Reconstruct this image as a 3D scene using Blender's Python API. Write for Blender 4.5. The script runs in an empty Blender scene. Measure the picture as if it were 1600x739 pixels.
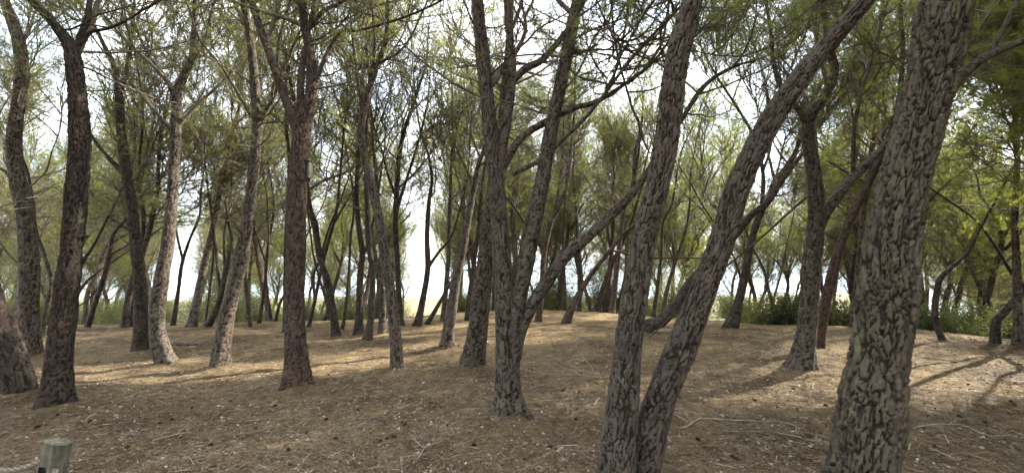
import bpy, math, random
import numpy as np
from mathutils import Vector
R = math.radians
scene = bpy.context.scene
col = scene.collection
rng = np.random.default_rng(11)
random.seed(11)

# ------------------------------------------------------------------ camera
W_PX, H_PX, F_PX = 1600.0, 739.0, 671.0
CAM_H = 1.7
PITCH = math.atan(35.5 / F_PX)
cam_d = bpy.data.cameras.new('camera')
cam_d.sensor_width = 36.0
cam_d.lens = 36.0 * F_PX / W_PX
cam_d.clip_start = 0.05
cam_d.clip_end = 20000
cam = bpy.data.objects.new('camera', cam_d)
col.objects.link(cam)
cam.location = (0, 0, CAM_H)
cam.rotation_euler = (math.pi / 2 + PITCH, 0, 0)
scene.camera = cam

# ------------------------------------------------------------------ light
SUN_AZ = R(63)      # from +Y towards +X
SUN_EL = R(33)
SUN_DIR = np.array([math.sin(SUN_AZ) * math.cos(SUN_EL), math.cos(SUN_AZ) * math.cos(SUN_EL), math.sin(SUN_EL)])
world = bpy.data.worlds.new('World')
scene.world = world
world.use_nodes = True
nt = world.node_tree
nt.nodes.clear()
wo = nt.nodes.new('ShaderNodeOutputWorld')
bg = nt.nodes.new('ShaderNodeBackground')
sky = nt.nodes.new('ShaderNodeTexSky')
sky.sky_type = 'NISHITA'
sky.sun_disc = False
sky.sun_elevation = SUN_EL
sky.sun_rotation = SUN_AZ
sky.air_density = 1.0
sky.dust_density = 0.8
tc = nt.nodes.new('ShaderNodeTexCoord')
mp = nt.nodes.new('ShaderNodeMapping')
mp.inputs['Scale'].default_value = (1.0, 1.0, 2.6)
nz = nt.nodes.new('ShaderNodeTexNoise')
nz.inputs['Scale'].default_value = 2.3
nz.inputs['Detail'].default_value = 7
nz.inputs['Roughness'].default_value = 0.6
cr = nt.nodes.new('ShaderNodeValToRGB')
cr.color_ramp.elements[0].position = 0.30
cr.color_ramp.elements[1].position = 0.56
mx = nt.nodes.new('ShaderNodeMix')
mx.data_type = 'RGBA'
mx.inputs[7].default_value = (7.5, 7.9, 8.4, 1)      # thin bright cloud
nt.links.new(tc.outputs['Generated'], mp.inputs['Vector'])
nt.links.new(mp.outputs['Vector'], nz.inputs['Vector'])
nt.links.new(nz.outputs['Fac'], cr.inputs['Fac'])
nt.links.new(cr.outputs['Color'], mx.inputs[0])
nt.links.new(sky.outputs['Color'], mx.inputs[6])
nt.links.new(mx.outputs[2], bg.inputs['Color'])
bg.inputs['Strength'].default_value = 0.15
nt.links.new(bg.outputs['Background'], wo.inputs['Surface'])

sun_d = bpy.data.lights.new('sun', 'SUN')
sun_d.energy = 4.6
sun_d.angle = R(0.55)
sun_d.color = (1.0, 0.93, 0.80)
sun = bpy.data.objects.new('sun', sun_d)
col.objects.link(sun)
sun.location = (30, 15, 30)
sun.rotation_euler = Vector((-SUN_DIR[0], -SUN_DIR[1], -SUN_DIR[2])).to_track_quat('-Z', 'Y').to_euler()

vs = scene.view_settings
scene.display_settings.display_device = 'sRGB'
vs.view_transform = 'Standard'
vs.look = 'None'
vs.exposure = 2.0
vs.gamma = 1.0
vs.use_curve_mapping = False
cy = scene.cycles
cy.max_bounces = 7
cy.diffuse_bounces = 5
cy.glossy_bounces = 2
cy.transmission_bounces = 4
cy.transparent_max_bounces = 8
cy.caustics_reflective = False
cy.caustics_refractive = False
cy.use_denoising = True
cy.denoiser = 'OPENIMAGEDENOISE'
cy.denoising_input_passes = 'RGB_ALBEDO_NORMAL'
cy.denoising_prefilter = 'ACCURATE'
cy.use_adaptive_sampling = True
cy.adaptive_threshold = 0.02
cy.sample_clamp_indirect = 5.0

# ------------------------------------------------------------------ numpy helpers
def hash3(ix, iy, iz, k=0):
    h = (ix.astype(np.int64) * 374761393 + iy.astype(np.int64) * 668265263 + iz.astype(np.int64) * 2147483647 + k * 974634777) & 0xffffffff
    h = ((h ^ (h >> 13)) * 1274126177) & 0xffffffff
    h = ((h ^ (h >> 16)) * 2246822519) & 0xffffffff
    return ((h ^ (h >> 15)) & 0xffffff) / float(0xffffff)

def vnoise(p, k=0):
    i = np.floor(p).astype(np.int64)
    f = p - i
    f = f * f * (3 - 2 * f)
    r = 0
    for dx in (0, 1):
        for dy in (0, 1):
            for dz in (0, 1):
                w = (f[:, 0] if dx else 1 - f[:, 0]) * (f[:, 1] if dy else 1 - f[:, 1]) * (f[:, 2] if dz else 1 - f[:, 2])
                r = r + w * hash3(i[:, 0] + dx, i[:, 1] + dy, i[:, 2] + dz, k)
    return r

def fbm(p, oct=4, k=0):
    a, s, t = 0.5, 0.0, 0.0
    q = p.copy()
    for o in range(oct):
        s = s + a * vnoise(q, k + o)
        t += a
        a *= 0.5
        q = q * 2.03 + 7.1
    return s / t

def voro(p, k=0):
    i = np.floor(p).astype(np.int64)
    f1 = np.full(len(p), 9.0)
    f2 = np.full(len(p), 9.0)
    cid = np.zeros(len(p))
    for dx in (-1, 0, 1):
        for dy in (-1, 0, 1):
            for dz in (-1, 0, 1):
                c = i + np.array([dx, dy, dz])
                j = np.stack([hash3(c[:, 0], c[:, 1], c[:, 2], k + q) for q in (1, 2, 3)], 1)
                d = np.sqrt((((c + j) - p) ** 2).sum(1))
                hid = hash3(c[:, 0], c[:, 1], c[:, 2], k + 4)
                closer = d < f1
                f2 = np.where(closer, f1, np.minimum(f2, d))
                cid = np.where(closer, hid, cid)
                f1 = np.where(closer, d, f1)
    return f1, f2, cid

def unit(v):
    v = np.asarray(v, float)
    return v / (np.linalg.norm(v, axis=-1, keepdims=True) + 1e-12)

def sstep(a, b, x):
    t = np.clip((x - a) / (b - a), 0, 1)
    return t * t * (3 - 2 * t)

# ------------------------------------------------------------------ terrain
_cu = (np.array([-200, 0, 200, 400, 520, 600, 700, 850, 950, 1050, 1200, 1420, 1500, 1600, 1900]) - 800) / F_PX
_cv = np.array([512, 514, 511, 505, 502, 499, 494, 488, 489, 497, 513, 522, 532, 545, 548])
_cy = 1.7 * F_PX / (_cv - 405.0)

def terrain(x, y):
    x = np.asarray(x, float); y = np.asarray(y, float)
    s = np.clip(x / np.maximum(y, 0.5), -1.6, 1.6)
    yc = np.interp(s, _cu, _cy)
    d = np.maximum(y - yc, 0)
    slope = 0.17 + 0.17 * sstep(0.78, 1.15, s)
    fall = slope * (np.sqrt(d * d + 1.2) - math.sqrt(1.2))
    base = -13.6 * (1 - np.exp(-fall / 13.6))
    p = np.stack([x.ravel() * 0.22, y.ravel() * 0.22, 0 * x.ravel()], 1)
    n = (vnoise(p, 5) - 0.5).reshape(x.shape) * 0.16 * sstep(2.5, 5, np.hypot(x, y))
    n2 = (vnoise(np.stack([x.ravel() * 0.06, y.ravel() * 0.06, 0 * x.ravel()], 1), 9) - 0.5).reshape(x.shape) * 1.5 * sstep(14, 40, y)
    land = base + n + n2
    return land

def ray(u, v):
    dx, dy = (u - W_PX / 2) / F_PX, (H_PX / 2 - v) / F_PX
    return np.array([dx, math.cos(PITCH) - math.sin(PITCH) * dy, math.sin(PITCH) + math.cos(PITCH) * dy])

def ray_at_y(u, v, Y):
    d = ray(u, v)
    return np.array([0, 0, CAM_H]) + d * (Y / d[1])

def ground_hit(u, v, ymax=14.0):
    d = ray(u, v)
    prev = 1.0
    for Y in np.arange(1.0, ymax, 0.03):
        p = ray_at_y(u, v, Y)
        if p[2] < float(terrain(p[0], p[1])):
            return p
    return None

def project(p):
    x, y, z = p[0], p[1], p[2] - CAM_H
    cy_, cz_ = y * math.cos(PITCH) + z * math.sin(PITCH), -y * math.sin(PITCH) + z * math.cos(PITCH)
    return W_PX / 2 + F_PX * x / cy_, H_PX / 2 - F_PX * cz_ / cy_

# ------------------------------------------------------------------ mesh helpers
def mesh_np(name, verts, faces, k, smooth=False, attrs=None, mats=()):
    me = bpy.data.meshes.new(name)
    nv, nf = len(verts), len(faces)
    me.vertices.add(nv)
    me.vertices.foreach_set('co', np.asarray(verts, np.float32).ravel())
    me.loops.add(nf * k)
    me.loops.foreach_set('vertex_index', np.asarray(faces, np.int32).ravel())
    me.polygons.add(nf)
    me.polygons.foreach_set('loop_start', np.arange(0, nf * k, k, dtype=np.int32))
    me.polygons.foreach_set('loop_total', np.full(nf, k, np.int32))
    me.update(calc_edges=True)
    if smooth:
        me.polygons.foreach_set('use_smooth', np.ones(nf, bool))
    for an, (tp, data) in (attrs or {}).items():
        a = me.attributes.new(an, tp, 'POINT')
        a.data.foreach_set('vector' if tp == 'FLOAT_VECTOR' else 'value', np.asarray(data, np.float32).ravel())
    for m in mats:
        me.materials.append(m)
    return me

def link(name, me, parent=None, kind=None):
    o = bpy.data.objects.new(name, me)
    col.objects.link(o)
    if parent is not None:
        o.parent = parent
    if kind:
        o['kind'] = kind
    return o

def tag(o, label=None, cat=None, group=None, kind=None):
    if label: o['label'] = label
    if cat: o['category'] = cat
    if group: o['group'] = group
    if kind: o['kind'] = kind
    return o

def empty(name, loc):
    o = bpy.data.objects.new(name, None)
    col.objects.link(o)
    o.location = loc
    return o

def copy_tree(o, parent=None):
    c = o.copy()
    col.objects.link(c)
    if parent is not None:
        c.parent = parent
    for ch in list(o.children):
        copy_tree(ch, c)
    return c

def resample(P, r, step):
    """Catmull-Rom through the points, about one sample per step metres."""
    P = np.asarray(P, float); r = np.asarray(r, float)
    n = len(P)
    if n == 2:
        m = max(2, int(np.linalg.norm(P[1] - P[0]) / step) + 1)
        t = np.linspace(0, 1, m)[:, None]
        return P[0] * (1 - t) + P[1] * t, np.linspace(r[0], r[1], m)
    E = np.vstack([2 * P[0] - P[1], P, 2 * P[-1] - P[-2]])
    out, ro = [], []
    for i in range(n - 1):
        a, b, c, d = E[i], E[i + 1], E[i + 2], E[i + 3]
        m = max(1, int(np.linalg.norm(c - b) / step))
        t = (np.arange(m) / m)[:, None]
        q = 0.5 * ((2 * b) + (-a + c) * t + (2 * a - 5 * b + 4 * c - d) * t ** 2 + (-a + 3 * b - 3 * c + d) * t ** 3)
        out.append(q)
        ro.append(r[i] * (1 - t[:, 0]) + r[i + 1] * t[:, 0])
    out.append(P[-1:]); ro.append(r[-1:])
    return np.vstack(out), np.concatenate(ro)

def frames(C):
    T = unit(np.gradient(C, axis=0))
    N = np.zeros_like(T)
    n = np.cross(T[0], [0, 1, 0.01])
    if np.linalg.norm(n) < 1e-3:
        n = np.cross(T[0], [1, 0, 0])
    n = unit(n)
    for i in range(len(T)):
        n = unit(n - T[i] * np.dot(n, T[i]))
        N[i] = n
    return T, N, np.cross(T, N)

def bark_tube(P, r, step, rough=1.0, seed=0, root=0.0, cell=0.045):
    """Trunk or limb with bark plates cut into its surface. Returns verts, quads, attrs."""
    C, rr = resample(P, r, step)
    if len(C) < 3:
        C, rr = resample(P, r, step / 3)
    L = np.concatenate([[0], np.cumsum(np.linalg.norm(np.diff(C, axis=0), axis=1))])
    # gentle wobble of the axis and thickness
    wob = np.stack([vnoise(np.stack([L * 1.1, 0 * L + q * 9.7, 0 * L + seed], 1), 3) - 0.5 for q in (0, 1, 2)], 1)
    C = C + wob * np.minimum(rr, 0.15)[:, None] * 0.15
    rr = rr * (1 + 0.07 * (vnoise(np.stack([L * 2.6, 0 * L + seed * 3.3, 0 * L], 1), 8) - 0.5) * 2)
    T, N, B = frames(C)
    rm = max(float(rr.mean()), 0.01)
    k = int(np.clip(2 * math.pi * rm / step, 8, 230))
    th = np.linspace(0, 2 * math.pi, k, endpoint=False)
    ct, st = np.cos(th), np.sin(th)
    dirs = ct[None, :, None] * N[:, None, :] + st[None, :, None] * B[:, None, :]
    RR = np.repeat(rr[:, None], k, 1)
    if root > 0:
        fl = np.exp(-np.maximum(L - 0.08, 0) / 0.20)[:, None] * root
        lobes = 0.55 + 0.45 * np.sin(th * 3 + seed) + 0.35 * np.sin(th * 5 + seed * 2.1) + 0.2 * np.sin(th * 8 + seed)
        RR = RR * (1 + fl * np.clip(lobes, 0.05, 2)[None, :])
    ov = 1 + 0.05 * np.sin(2 * th + seed)[None, :] + 0.035 * np.sin(3 * th + seed * 1.7 + 0 * L[:, None] + L[:, None] * 1.3)
    RR = RR * ov
    q = np.stack([(ct[None, :] * rm) + 0 * L[:, None], (st[None, :] * rm) + 0 * L[:, None], np.repeat(L[:, None], k, 1)], 2).reshape(-1, 3)
    q = q + np.array([seed * 1.37, seed * 0.71, seed * 2.3])
    ws = 1.0 / max(cell, 0.02)
    w = (np.stack([fbm(q * np.array([0.42, 0.42, 0.16]) * ws, 4, 20 + a) for a in (0, 1, 2)], 1) - 0.5)
    # long winding fissures: zero lines of a vertically stretched noise, at two sizes
    qa = (q * np.array([1, 1, 0.10])) * ws * 1.75 + w * np.array([2.0, 2.0, 1.1])
    na = fbm(qa, 2, 90) - 0.5
    nb = fbm(qa * 1.0 + 31.7, 2, 95) - 0.5
    ridge = np.minimum(np.abs(na) / 0.060, np.abs(nb) / 0.048)
    qw = (q * np.array([1, 1, 0.21]) * ws * 1.45 + w * np.array([2.6, 2.6, 1.8]))
    f1, f2, cid = voro(qw, 1)
    cracks = (f2 - f1) / 0.16
    rag = fbm(q * np.array([60, 60, 30.0]), 3, 33) - 0.5
    m_ = np.minimum(ridge * 1.1 + 0.08, 0.10 + cracks * 0.80) + rag * 0.9
    plate = sstep(0.15, 0.75, m_)
    q2 = q * np.array([1, 1, 0.5]) * ws * 1.9 + w * 3.2
    g1, g2, cid2 = voro(q2, 7)
    flake = np.floor(fbm(q * np.array([26, 26, 8.0]) + w * 3, 3, 52) * 9) / 9
    stri = fbm(q * np.array([110, 110, 22.0]), 2, 40)
    amp = min(0.026, rm * 0.15) * rough
    disp = amp * (plate * (0.62 + 0.15 * cid) + 0.34 * cid2 * plate + 1.0 * (flake - 0.5) * (0.35 + 0.65 * plate) + 0.7 * (stri - 0.5) + 0.35 * rag) - amp * 0.75
    chip = sstep(0.0, 0.12, g2 - g1)
    V = C[:, None, :] + dirs * (RR + disp.reshape(RR.shape))[:, :, None]
    n = len(C)
    a = (np.arange(n - 1)[:, None] * k + np.arange(k)[None, :])
    b = (np.arange(n - 1)[:, None] * k + (np.arange(k)[None, :] + 1) % k)
    F = np.stack([a, b, b + k, a + k], 2).reshape(-1, 4)
    V = V.reshape(-1, 3)
    tone = 0.5 * cid + 0.5 * cid2
    return V, F, plate * (0.82 + 0.18 * chip), tone, q

def tube_simple(P, r, sides=6, step=0.1):
    C, rr = resample(P, r, step)
    T, N, B = frames(C)
    th = np.linspace(0, 2 * math.pi, sides, endpoint=False)
    d = np.cos(th)[None, :, None] * N[:, None, :] + np.sin(th)[None, :, None] * B[:, None, :]
    V = (C[:, None, :] + d * rr[:, None, None]).reshape(-1, 3)
    n = len(C)
    a = (np.arange(n - 1)[:, None] * sides + np.arange(sides)[None, :])
    b = (np.arange(n - 1)[:, None] * sides + (np.arange(sides)[None, :] + 1) % sides)
    return V, np.stack([a, b, b + sides, a + sides], 2).reshape(-1, 4)

def segs_mesh(p0, p1, r0, r1, sides=3):
    """Many separate tapered prisms at once."""
    p0, p1 = np.asarray(p0), np.asarray(p1)
    t = unit(p1 - p0)
    ref = np.where(np.abs(t[:, 2:3]) > 0.9, np.array([[1.0, 0, 0]]), np.array([[0, 0, 1.0]]))
    n = unit(np.cross(t, ref)); b = np.cross(t, n)
    th = np.linspace(0, 2 * math.pi, sides, endpoint=False)
    d = np.cos(th)[None, :, None] * n[:, None, :] + np.sin(th)[None, :, None] * b[:, None, :]
    A = p0[:, None, :] + d * np.asarray(r0)[:, None, None]
    Bv = p1[:, None, :] + d * np.asarray(r1)[:, None, None]
    V = np.concatenate([A, Bv], 1).reshape(-1, 3)
    base = (np.arange(len(p0)) * 2 * sides)[:, None]
    i = np.arange(sides)
    F = np.stack([base + i, base + (i + 1) % sides, base + sides + (i + 1) % sides, base + sides + i], 2).reshape(-1, 4)
    return V, F

# ------------------------------------------------------------------ materials
def new_mat(name):
    m = bpy.data.materials.new(name)
    m.use_nodes = True
    m.node_tree.nodes.clear()
    o = m.node_tree.nodes.new('ShaderNodeOutputMaterial')
    return m, m.node_tree, o

def ramp(t, stops):
    n = t.nodes.new('ShaderNodeValToRGB')
    e = n.color_ramp.elements
    e[0].position, e[0].color = stops[0][0], (*stops[0][1], 1)
    e[1].position, e[1].color = stops[-1][0], (*stops[-1][1], 1)
    for p, c in stops[1:-1]:
        x = e.new(p); x.color = (*c, 1)
    return n

def noise(t, vec, scale, detail=4, rough=0.55):
    n = t.nodes.new('ShaderNodeTexNoise')
    n.inputs['Scale'].default_value = scale
    n.inputs['Detail'].default_value = detail
    n.inputs['Roughness'].default_value = rough
    t.links.new(vec, n.inputs['Vector'])
    return n.outputs['Fac']

def mixc(t, fac, a, b, mode='MIX'):
    n = t.nodes.new('ShaderNodeMix'); n.data_type = 'RGBA'; n.blend_type = mode
    for i, s in ((0, fac), (6, a), (7, b)):
        if isinstance(s, (int, float)): n.inputs[i].default_value = s
        elif isinstance(s, tuple): n.inputs[i].default_value = (*s, 1)
        else: t.links.new(s, n.inputs[i])
    return n.outputs[2]

def attr(t, name, out='Fac'):
    n = t.nodes.new('ShaderNodeAttribute'); n.attribute_name = name
    return n.outputs[out]

def make_bark(name, dark, mid, light, lichen=0.3, red=0.0):
    m, t, o = new_mat(name)
    p = t.nodes.new('ShaderNodeBsdfPrincipled')
    p.inputs['Roughness'].default_value = 0.92
    p.inputs['Specular IOR Level'].default_value = 0.25
    q = attr(t, 'barkco', 'Vector')
    mpn = t.nodes.new('ShaderNodeMapping'); mpn.inputs['Scale'].default_value = (1, 1, 0.35)
    t.links.new(q, mpn.inputs['Vector'])
    v = mpn.outputs['Vector']
    tone = noise(t, v, 40, 8, 0.78)
    big = noise(t, v, 5.0, 4, 0.6)
    add = t.nodes.new('ShaderNodeMath'); add.operation = 'MULTIPLY_ADD'
    t.links.new(attr(t, 'tone'), add.inputs[0]); add.inputs[1].default_value = 0.45
    t.links.new(tone, add.inputs[2])
    rmp = ramp(t, [(0.38, mid), (0.72, light), (0.95, tuple(min(1, c * 1.35) for c in light))])
    t.links.new(add.outputs[0], rmp.inputs['Fac'])
    c = rmp.outputs['Color']
    if lichen > 0:
        lr = ramp(t, [(0.56, (0, 0, 0)), (0.66, (1, 1, 1))])
        t.links.new(noise(t, v, 11, 5, 0.7), lr.inputs['Fac'])
        k = t.nodes.new('ShaderNodeMath'); k.operation = 'MULTIPLY'; k.inputs[1].default_value = lichen
        t.links.new(lr.outputs['Color'], k.inputs[0])
        c = mixc(t, k.outputs[0], c, (0.19, 0.19, 0.10))
    rr = ramp(t, [(0.45, (0, 0, 0)), (0.7, (1, 1, 1))])
    t.links.new(big, rr.inputs['Fac'])
    k = t.nodes.new('ShaderNodeMath'); k.operation = 'MULTIPLY'; k.inputs[1].default_value = 0.35 + red
    t.links.new(rr.outputs['Color'], k.inputs[0])
    c = mixc(t, k.outputs[0], c, (0.115, 0.068, 0.048))
    pr = ramp(t, [(0.05, (0, 0, 0)), (0.75, (1, 1, 1))])
    t.links.new(attr(t, 'plate'), pr.inputs['Fac'])
    c = mixc(t, pr.outputs['Color'], dark, c)
    t.links.new(c, p.inputs['Base Color'])
    b = t.nodes.new('ShaderNodeBump'); b.inputs['Strength'].default_value = 1.0; b.inputs['Distance'].default_value = 0.016
    t.links.new(noise(t, v, 85, 7, 0.8), b.inputs['Height'])
    t.links.new(b.outputs['Normal'], p.inputs['Normal'])
    t.links.new(p.outputs['BSDF'], o.inputs['Surface'])
    return m

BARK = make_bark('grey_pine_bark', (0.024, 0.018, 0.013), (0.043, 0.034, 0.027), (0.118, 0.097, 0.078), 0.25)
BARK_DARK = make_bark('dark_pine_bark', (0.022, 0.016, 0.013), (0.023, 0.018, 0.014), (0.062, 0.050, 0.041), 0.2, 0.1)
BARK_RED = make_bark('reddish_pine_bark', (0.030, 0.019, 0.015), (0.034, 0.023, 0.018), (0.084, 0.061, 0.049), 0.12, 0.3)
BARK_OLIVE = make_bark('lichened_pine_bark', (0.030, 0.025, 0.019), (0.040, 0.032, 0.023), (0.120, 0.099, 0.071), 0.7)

def simple(name, c1, c2, scale=20, rough=0.9, bump=0.3):
    m, t, o = new_mat(name)
    p = t.nodes.new('ShaderNodeBsdfPrincipled')
    p.inputs['Roughness'].default_value = rough
    p.inputs['Specular IOR Level'].default_value = 0.2
    g = t.nodes.new('ShaderNodeTexCoord')
    n = noise(t, g.outputs['Object'], scale, 5, 0.65)
    rp = ramp(t, [(0.35, c1), (0.68, c2)])
    t.links.new(n, rp.inputs['Fac'])
    t.links.new(rp.outputs['Color'], p.inputs['Base Color'])
    b = t.nodes.new('ShaderNodeBump'); b.inputs['Strength'].default_value = bump; b.inputs['Distance'].default_value = 0.01
    t.links.new(n, b.inputs['Height']); t.links.new(b.outputs['Normal'], p.inputs['Normal'])
    t.links.new(p.outputs['BSDF'], o.inputs['Surface'])
    return m

TWIG = simple('twig_bark', (0.085, 0.068, 0.052), (0.21, 0.18, 0.135), 9, bump=0.0)
TWIG_PALE = simple('pale_dead_wood', (0.17, 0.14, 0.105), (0.40, 0.35, 0.27), 12)
CONE_M = simple('cone_scales', (0.035, 0.022, 0.015), (0.12, 0.075, 0.045), 60)

def leaf_mat(name, a, b, c, trans=0.5, scale=0.9):
    m, t, o = new_mat(name)
    g = t.nodes.new('ShaderNodeTexCoord')
    n1 = noise(t, g.outputs['Object'], scale, 3)
    n2 = noise(t, g.outputs['Object'], 14, 2)
    add = t.nodes.new('ShaderNodeMath'); add.operation = 'MULTIPLY_ADD'; add.inputs[1].default_value = 0.5
    t.links.new(n2, add.inputs[0]); t.links.new(n1, add.inputs[2])
    oi = t.nodes.new('ShaderNodeObjectInfo')
    a2 = t.nodes.new('ShaderNodeMath'); a2.operation = 'MULTIPLY_ADD'; a2.inputs[1].default_value = 0.22
    t.links.new(oi.outputs['Random'], a2.inputs[0]); t.links.new(add.outputs[0], a2.inputs[2])
    rp = ramp(t, [(0.62, a), (0.86, b), (1.08 if False else 1.0, c)])
    t.links.new(a2.outputs[0], rp.inputs['Fac'])
    d = t.nodes.new('ShaderNodeBsdfPrincipled')
    d.inputs['Roughness'].default_value = 0.55
    d.inputs['Specular IOR Level'].default_value = 0.3
    t.links.new(rp.outputs['Color'], d.inputs['Base Color'])
    tr = t.nodes.new('ShaderNodeBsdfTranslucent')
    tcx = mixc(t, 1.0, rp.outputs['Color'], (1.9, 2.0, 1.05), 'MULTIPLY')
    t.links.new(tcx, tr.inputs['Color'])
    ms = t.nodes.new('ShaderNodeMixShader'); ms.inputs[0].default_value = trans
    t.links.new(d.outputs['BSDF'], ms.inputs[1]); t.links.new(tr.outputs['BSDF'], ms.inputs[2])
    t.links.new(ms.outputs['Shader'], o.inputs['Surface'])
    return m

NEEDLE = leaf_mat('pine_needles', (0.105, 0.110, 0.052), (0.170, 0.178, 0.068), (0.27, 0.285, 0.082), 0.5)
NEEDLE_DRY = leaf_mat('dry_needles', (0.12, 0.095, 0.045), (0.20, 0.16, 0.075), (0.26, 0.22, 0.11), 0.35)
LEAF = leaf_mat('broad_leaves', (0.058, 0.064, 0.036), (0.100, 0.110, 0.055), (0.17, 0.18, 0.08), 0.5, 2.0)

# ------------------------------------------------------------------ the setting: ground, sea
def ground_mat():
    m, t, o = new_mat('pine_needle_floor')
    p = t.nodes.new('ShaderNodeBsdfPrincipled')
    p.inputs['Roughness'].default_value = 0.95
    p.inputs['Specular IOR Level'].default_value = 0.15
    g = t.nodes.new('ShaderNodeTexCoord')
    v = g.outputs['Object']
    n1 = noise(t, v, 0.9, 7, 0.7)
    n2 = noise(t, v, 7.0, 6, 0.72)
    n3 = noise(t, v, 55.0, 5, 0.75)
    mpn = t.nodes.new('ShaderNodeMapping'); mpn.inputs['Scale'].default_value = (1.0, 3.0, 1)
    mpn.inputs['Rotation'].default_value = (0, 0, 0.7)
    t.links.new(v, mpn.inputs['Vector'])
    n4 = noise(t, mpn.outputs['Vector'], 90, 3, 0.7)
    add = t.nodes.new('ShaderNodeMath'); add.operation = 'ADD'
    t.links.new(n3, add.inputs[0]); t.links.new(n4, add.inputs[1])
    rp = ramp(t, [(0.38 * 2, (0.062, 0.041, 0.027)), (0.5, (0, 0, 0)), (1.0, (0.30, 0.225, 0.15))])
    e = rp.color_ramp.elements
    while len(e) > 2: e.remove(e[1])
    e[0].position = 0.0; e[0].color = (0.080, 0.058, 0.036, 1)
    e[1].position = 1.0; e[1].color = (0.40, 0.315, 0.205, 1)
    sc_ = t.nodes.new('ShaderNodeMapRange')
    sc_.inputs['From Min'].default_value = 0.72; sc_.inputs['From Max'].default_value = 1.32
    t.links.new(add.outputs[0], sc_.inputs['Value'])
    t.links.new(sc_.outputs['Result'], rp.inputs['Fac'])
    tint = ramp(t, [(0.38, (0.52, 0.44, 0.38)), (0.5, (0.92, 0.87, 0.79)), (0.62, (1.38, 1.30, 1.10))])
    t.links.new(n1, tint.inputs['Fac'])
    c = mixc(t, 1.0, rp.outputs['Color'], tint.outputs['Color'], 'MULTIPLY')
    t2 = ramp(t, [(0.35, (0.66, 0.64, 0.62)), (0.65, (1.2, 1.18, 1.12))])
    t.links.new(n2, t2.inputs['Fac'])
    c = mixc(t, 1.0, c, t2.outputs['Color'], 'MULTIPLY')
    # grass and scrub colour outside the wood
    sep = t.nodes.new('ShaderNodeSeparateXYZ'); t.links.new(v, sep.inputs[0])
    gr = t.nodes.new('ShaderNodeMapRange'); gr.inputs['From Min'].default_value = 17; gr.inputs['From Max'].default_value = 22
    t.links.new(sep.outputs['Y'], gr.inputs['Value'])
    gcol = ramp(t, [(0.35, (0.13, 0.115, 0.06)), (0.7, (0.27, 0.24, 0.14))])
    t.links.new(n2, gcol.inputs['Fac'])
    c = mixc(t, gr.outputs['Result'], c, gcol.outputs['Color'])
    t.links.new(c, p.inputs['Base Color'])
    b = t.nodes.new('ShaderNodeBump'); b.inputs['Strength'].default_value = 0.9; b.inputs['Distance'].default_value = 0.03
    a2 = t.nodes.new('ShaderNodeMath'); a2.operation = 'ADD'
    t.links.new(n2, a2.inputs[0]); t.links.new(add.outputs[0], a2.inputs[1])
    t.links.new(a2.outputs[0], b.inputs['Height'])
    t.links.new(b.outputs['Normal'], p.inputs['Normal'])
    t.links.new(p.outputs['BSDF'], o.inputs['Surface'])
    return m

MOUNDS = []
def micro(x, y):
    """small bumps of the litter near the camera"""
    p = np.stack([x.ravel(), y.ravel(), 0 * x.ravel()], 1)
    a = (fbm(p * 2.2, 3, 60) - 0.5) * 0.075
    b = (fbm(p * 11, 4, 70) - 0.5) * 0.035
    f = 1 / (1 + np.hypot(x, y).ravel() / 25)
    m = 0
    for mx_, my_, mr_ in MOUNDS:
        dd = np.hypot(x.ravel() - mx_, y.ravel() - my_)
        m = np.maximum(m, (0.035 + 0.20 * mr_) * np.exp(-np.maximum(dd - mr_, 0) / (0.9 * mr_ + 0.03)))
    dr = fbm(p * np.array([0.9, 1.6, 1]), 3, 81)
    b = b + 0.030 * sstep(0.52, 0.66, dr)          # needle drifts
    return ((a + b) * f + m).reshape(x.shape)

def ground_z(x, y):
    x = np.atleast_1d(np.asarray(x, float)); y = np.atleast_1d(np.asarray(y, float))
    return terrain(x, y) + micro(x, y)

def build_ground():
    n = 620
    s = np.linspace(-1, 1, n)
    k = 7.6
    gx = np.sinh(s * k) / math.sinh(k) * 6000
    s2 = np.linspace(-1, 1, n)
    gy = np.sinh(s2 * k) / math.sinh(k) * 6000
    gx = np.concatenate([gx[np.abs(gx) > 14], np.linspace(-14, 14, 700)]); gx.sort()
    gy = np.concatenate([gy[(gy > 16) | (gy < -3)], np.linspace(-3, 16, 480)]); gy.sort()
    X, Y = np.meshgrid(gx, gy)
    Z = ground_z(X.ravel(), Y.ravel()).reshape(X.shape)
    V = np.stack([X.ravel(), Y.ravel(), Z.ravel()], 1)
    a = (np.arange(len(gy) - 1)[:, None] * len(gx) + np.arange(len(gx) - 1)[None, :])
    F = np.stack([a, a + 1, a + 1 + len(gx), a + len(gx)], 2).reshape(-1, 4)
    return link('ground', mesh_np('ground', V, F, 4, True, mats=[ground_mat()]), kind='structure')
#build_ground

def build_sea():
    m, t, o = new_mat('sea_water')
    p = t.nodes.new('ShaderNodeBsdfPrincipled')
    p.inputs['Base Color'].default_value = (0.22, 0.30, 0.34, 1)
    p.inputs['Roughness'].default_value = 0.22
    g = t.nodes.new('ShaderNodeTexCoord')
    b = t.nodes.new('ShaderNodeBump'); b.inputs['Strength'].default_value = 0.6; b.inputs['Distance'].default_value = 0.4
    t.links.new(noise(t, g.outputs['Object'], 0.5, 5), b.inputs['Height'])
    t.links.new(b.outputs['Normal'], p.inputs['Normal'])
    t.links.new(p.outputs['BSDF'], o.inputs['Surface'])
    V = [(-9000, 40, -11.0), (9000, 40, -11.0), (9000, 14000, -11.0), (-9000, 14000, -11.0)]
    link('sea', mesh_np('sea', V, [(0, 1, 2, 3)], 4, mats=[m]), kind='structure')
build_sea()

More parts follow.
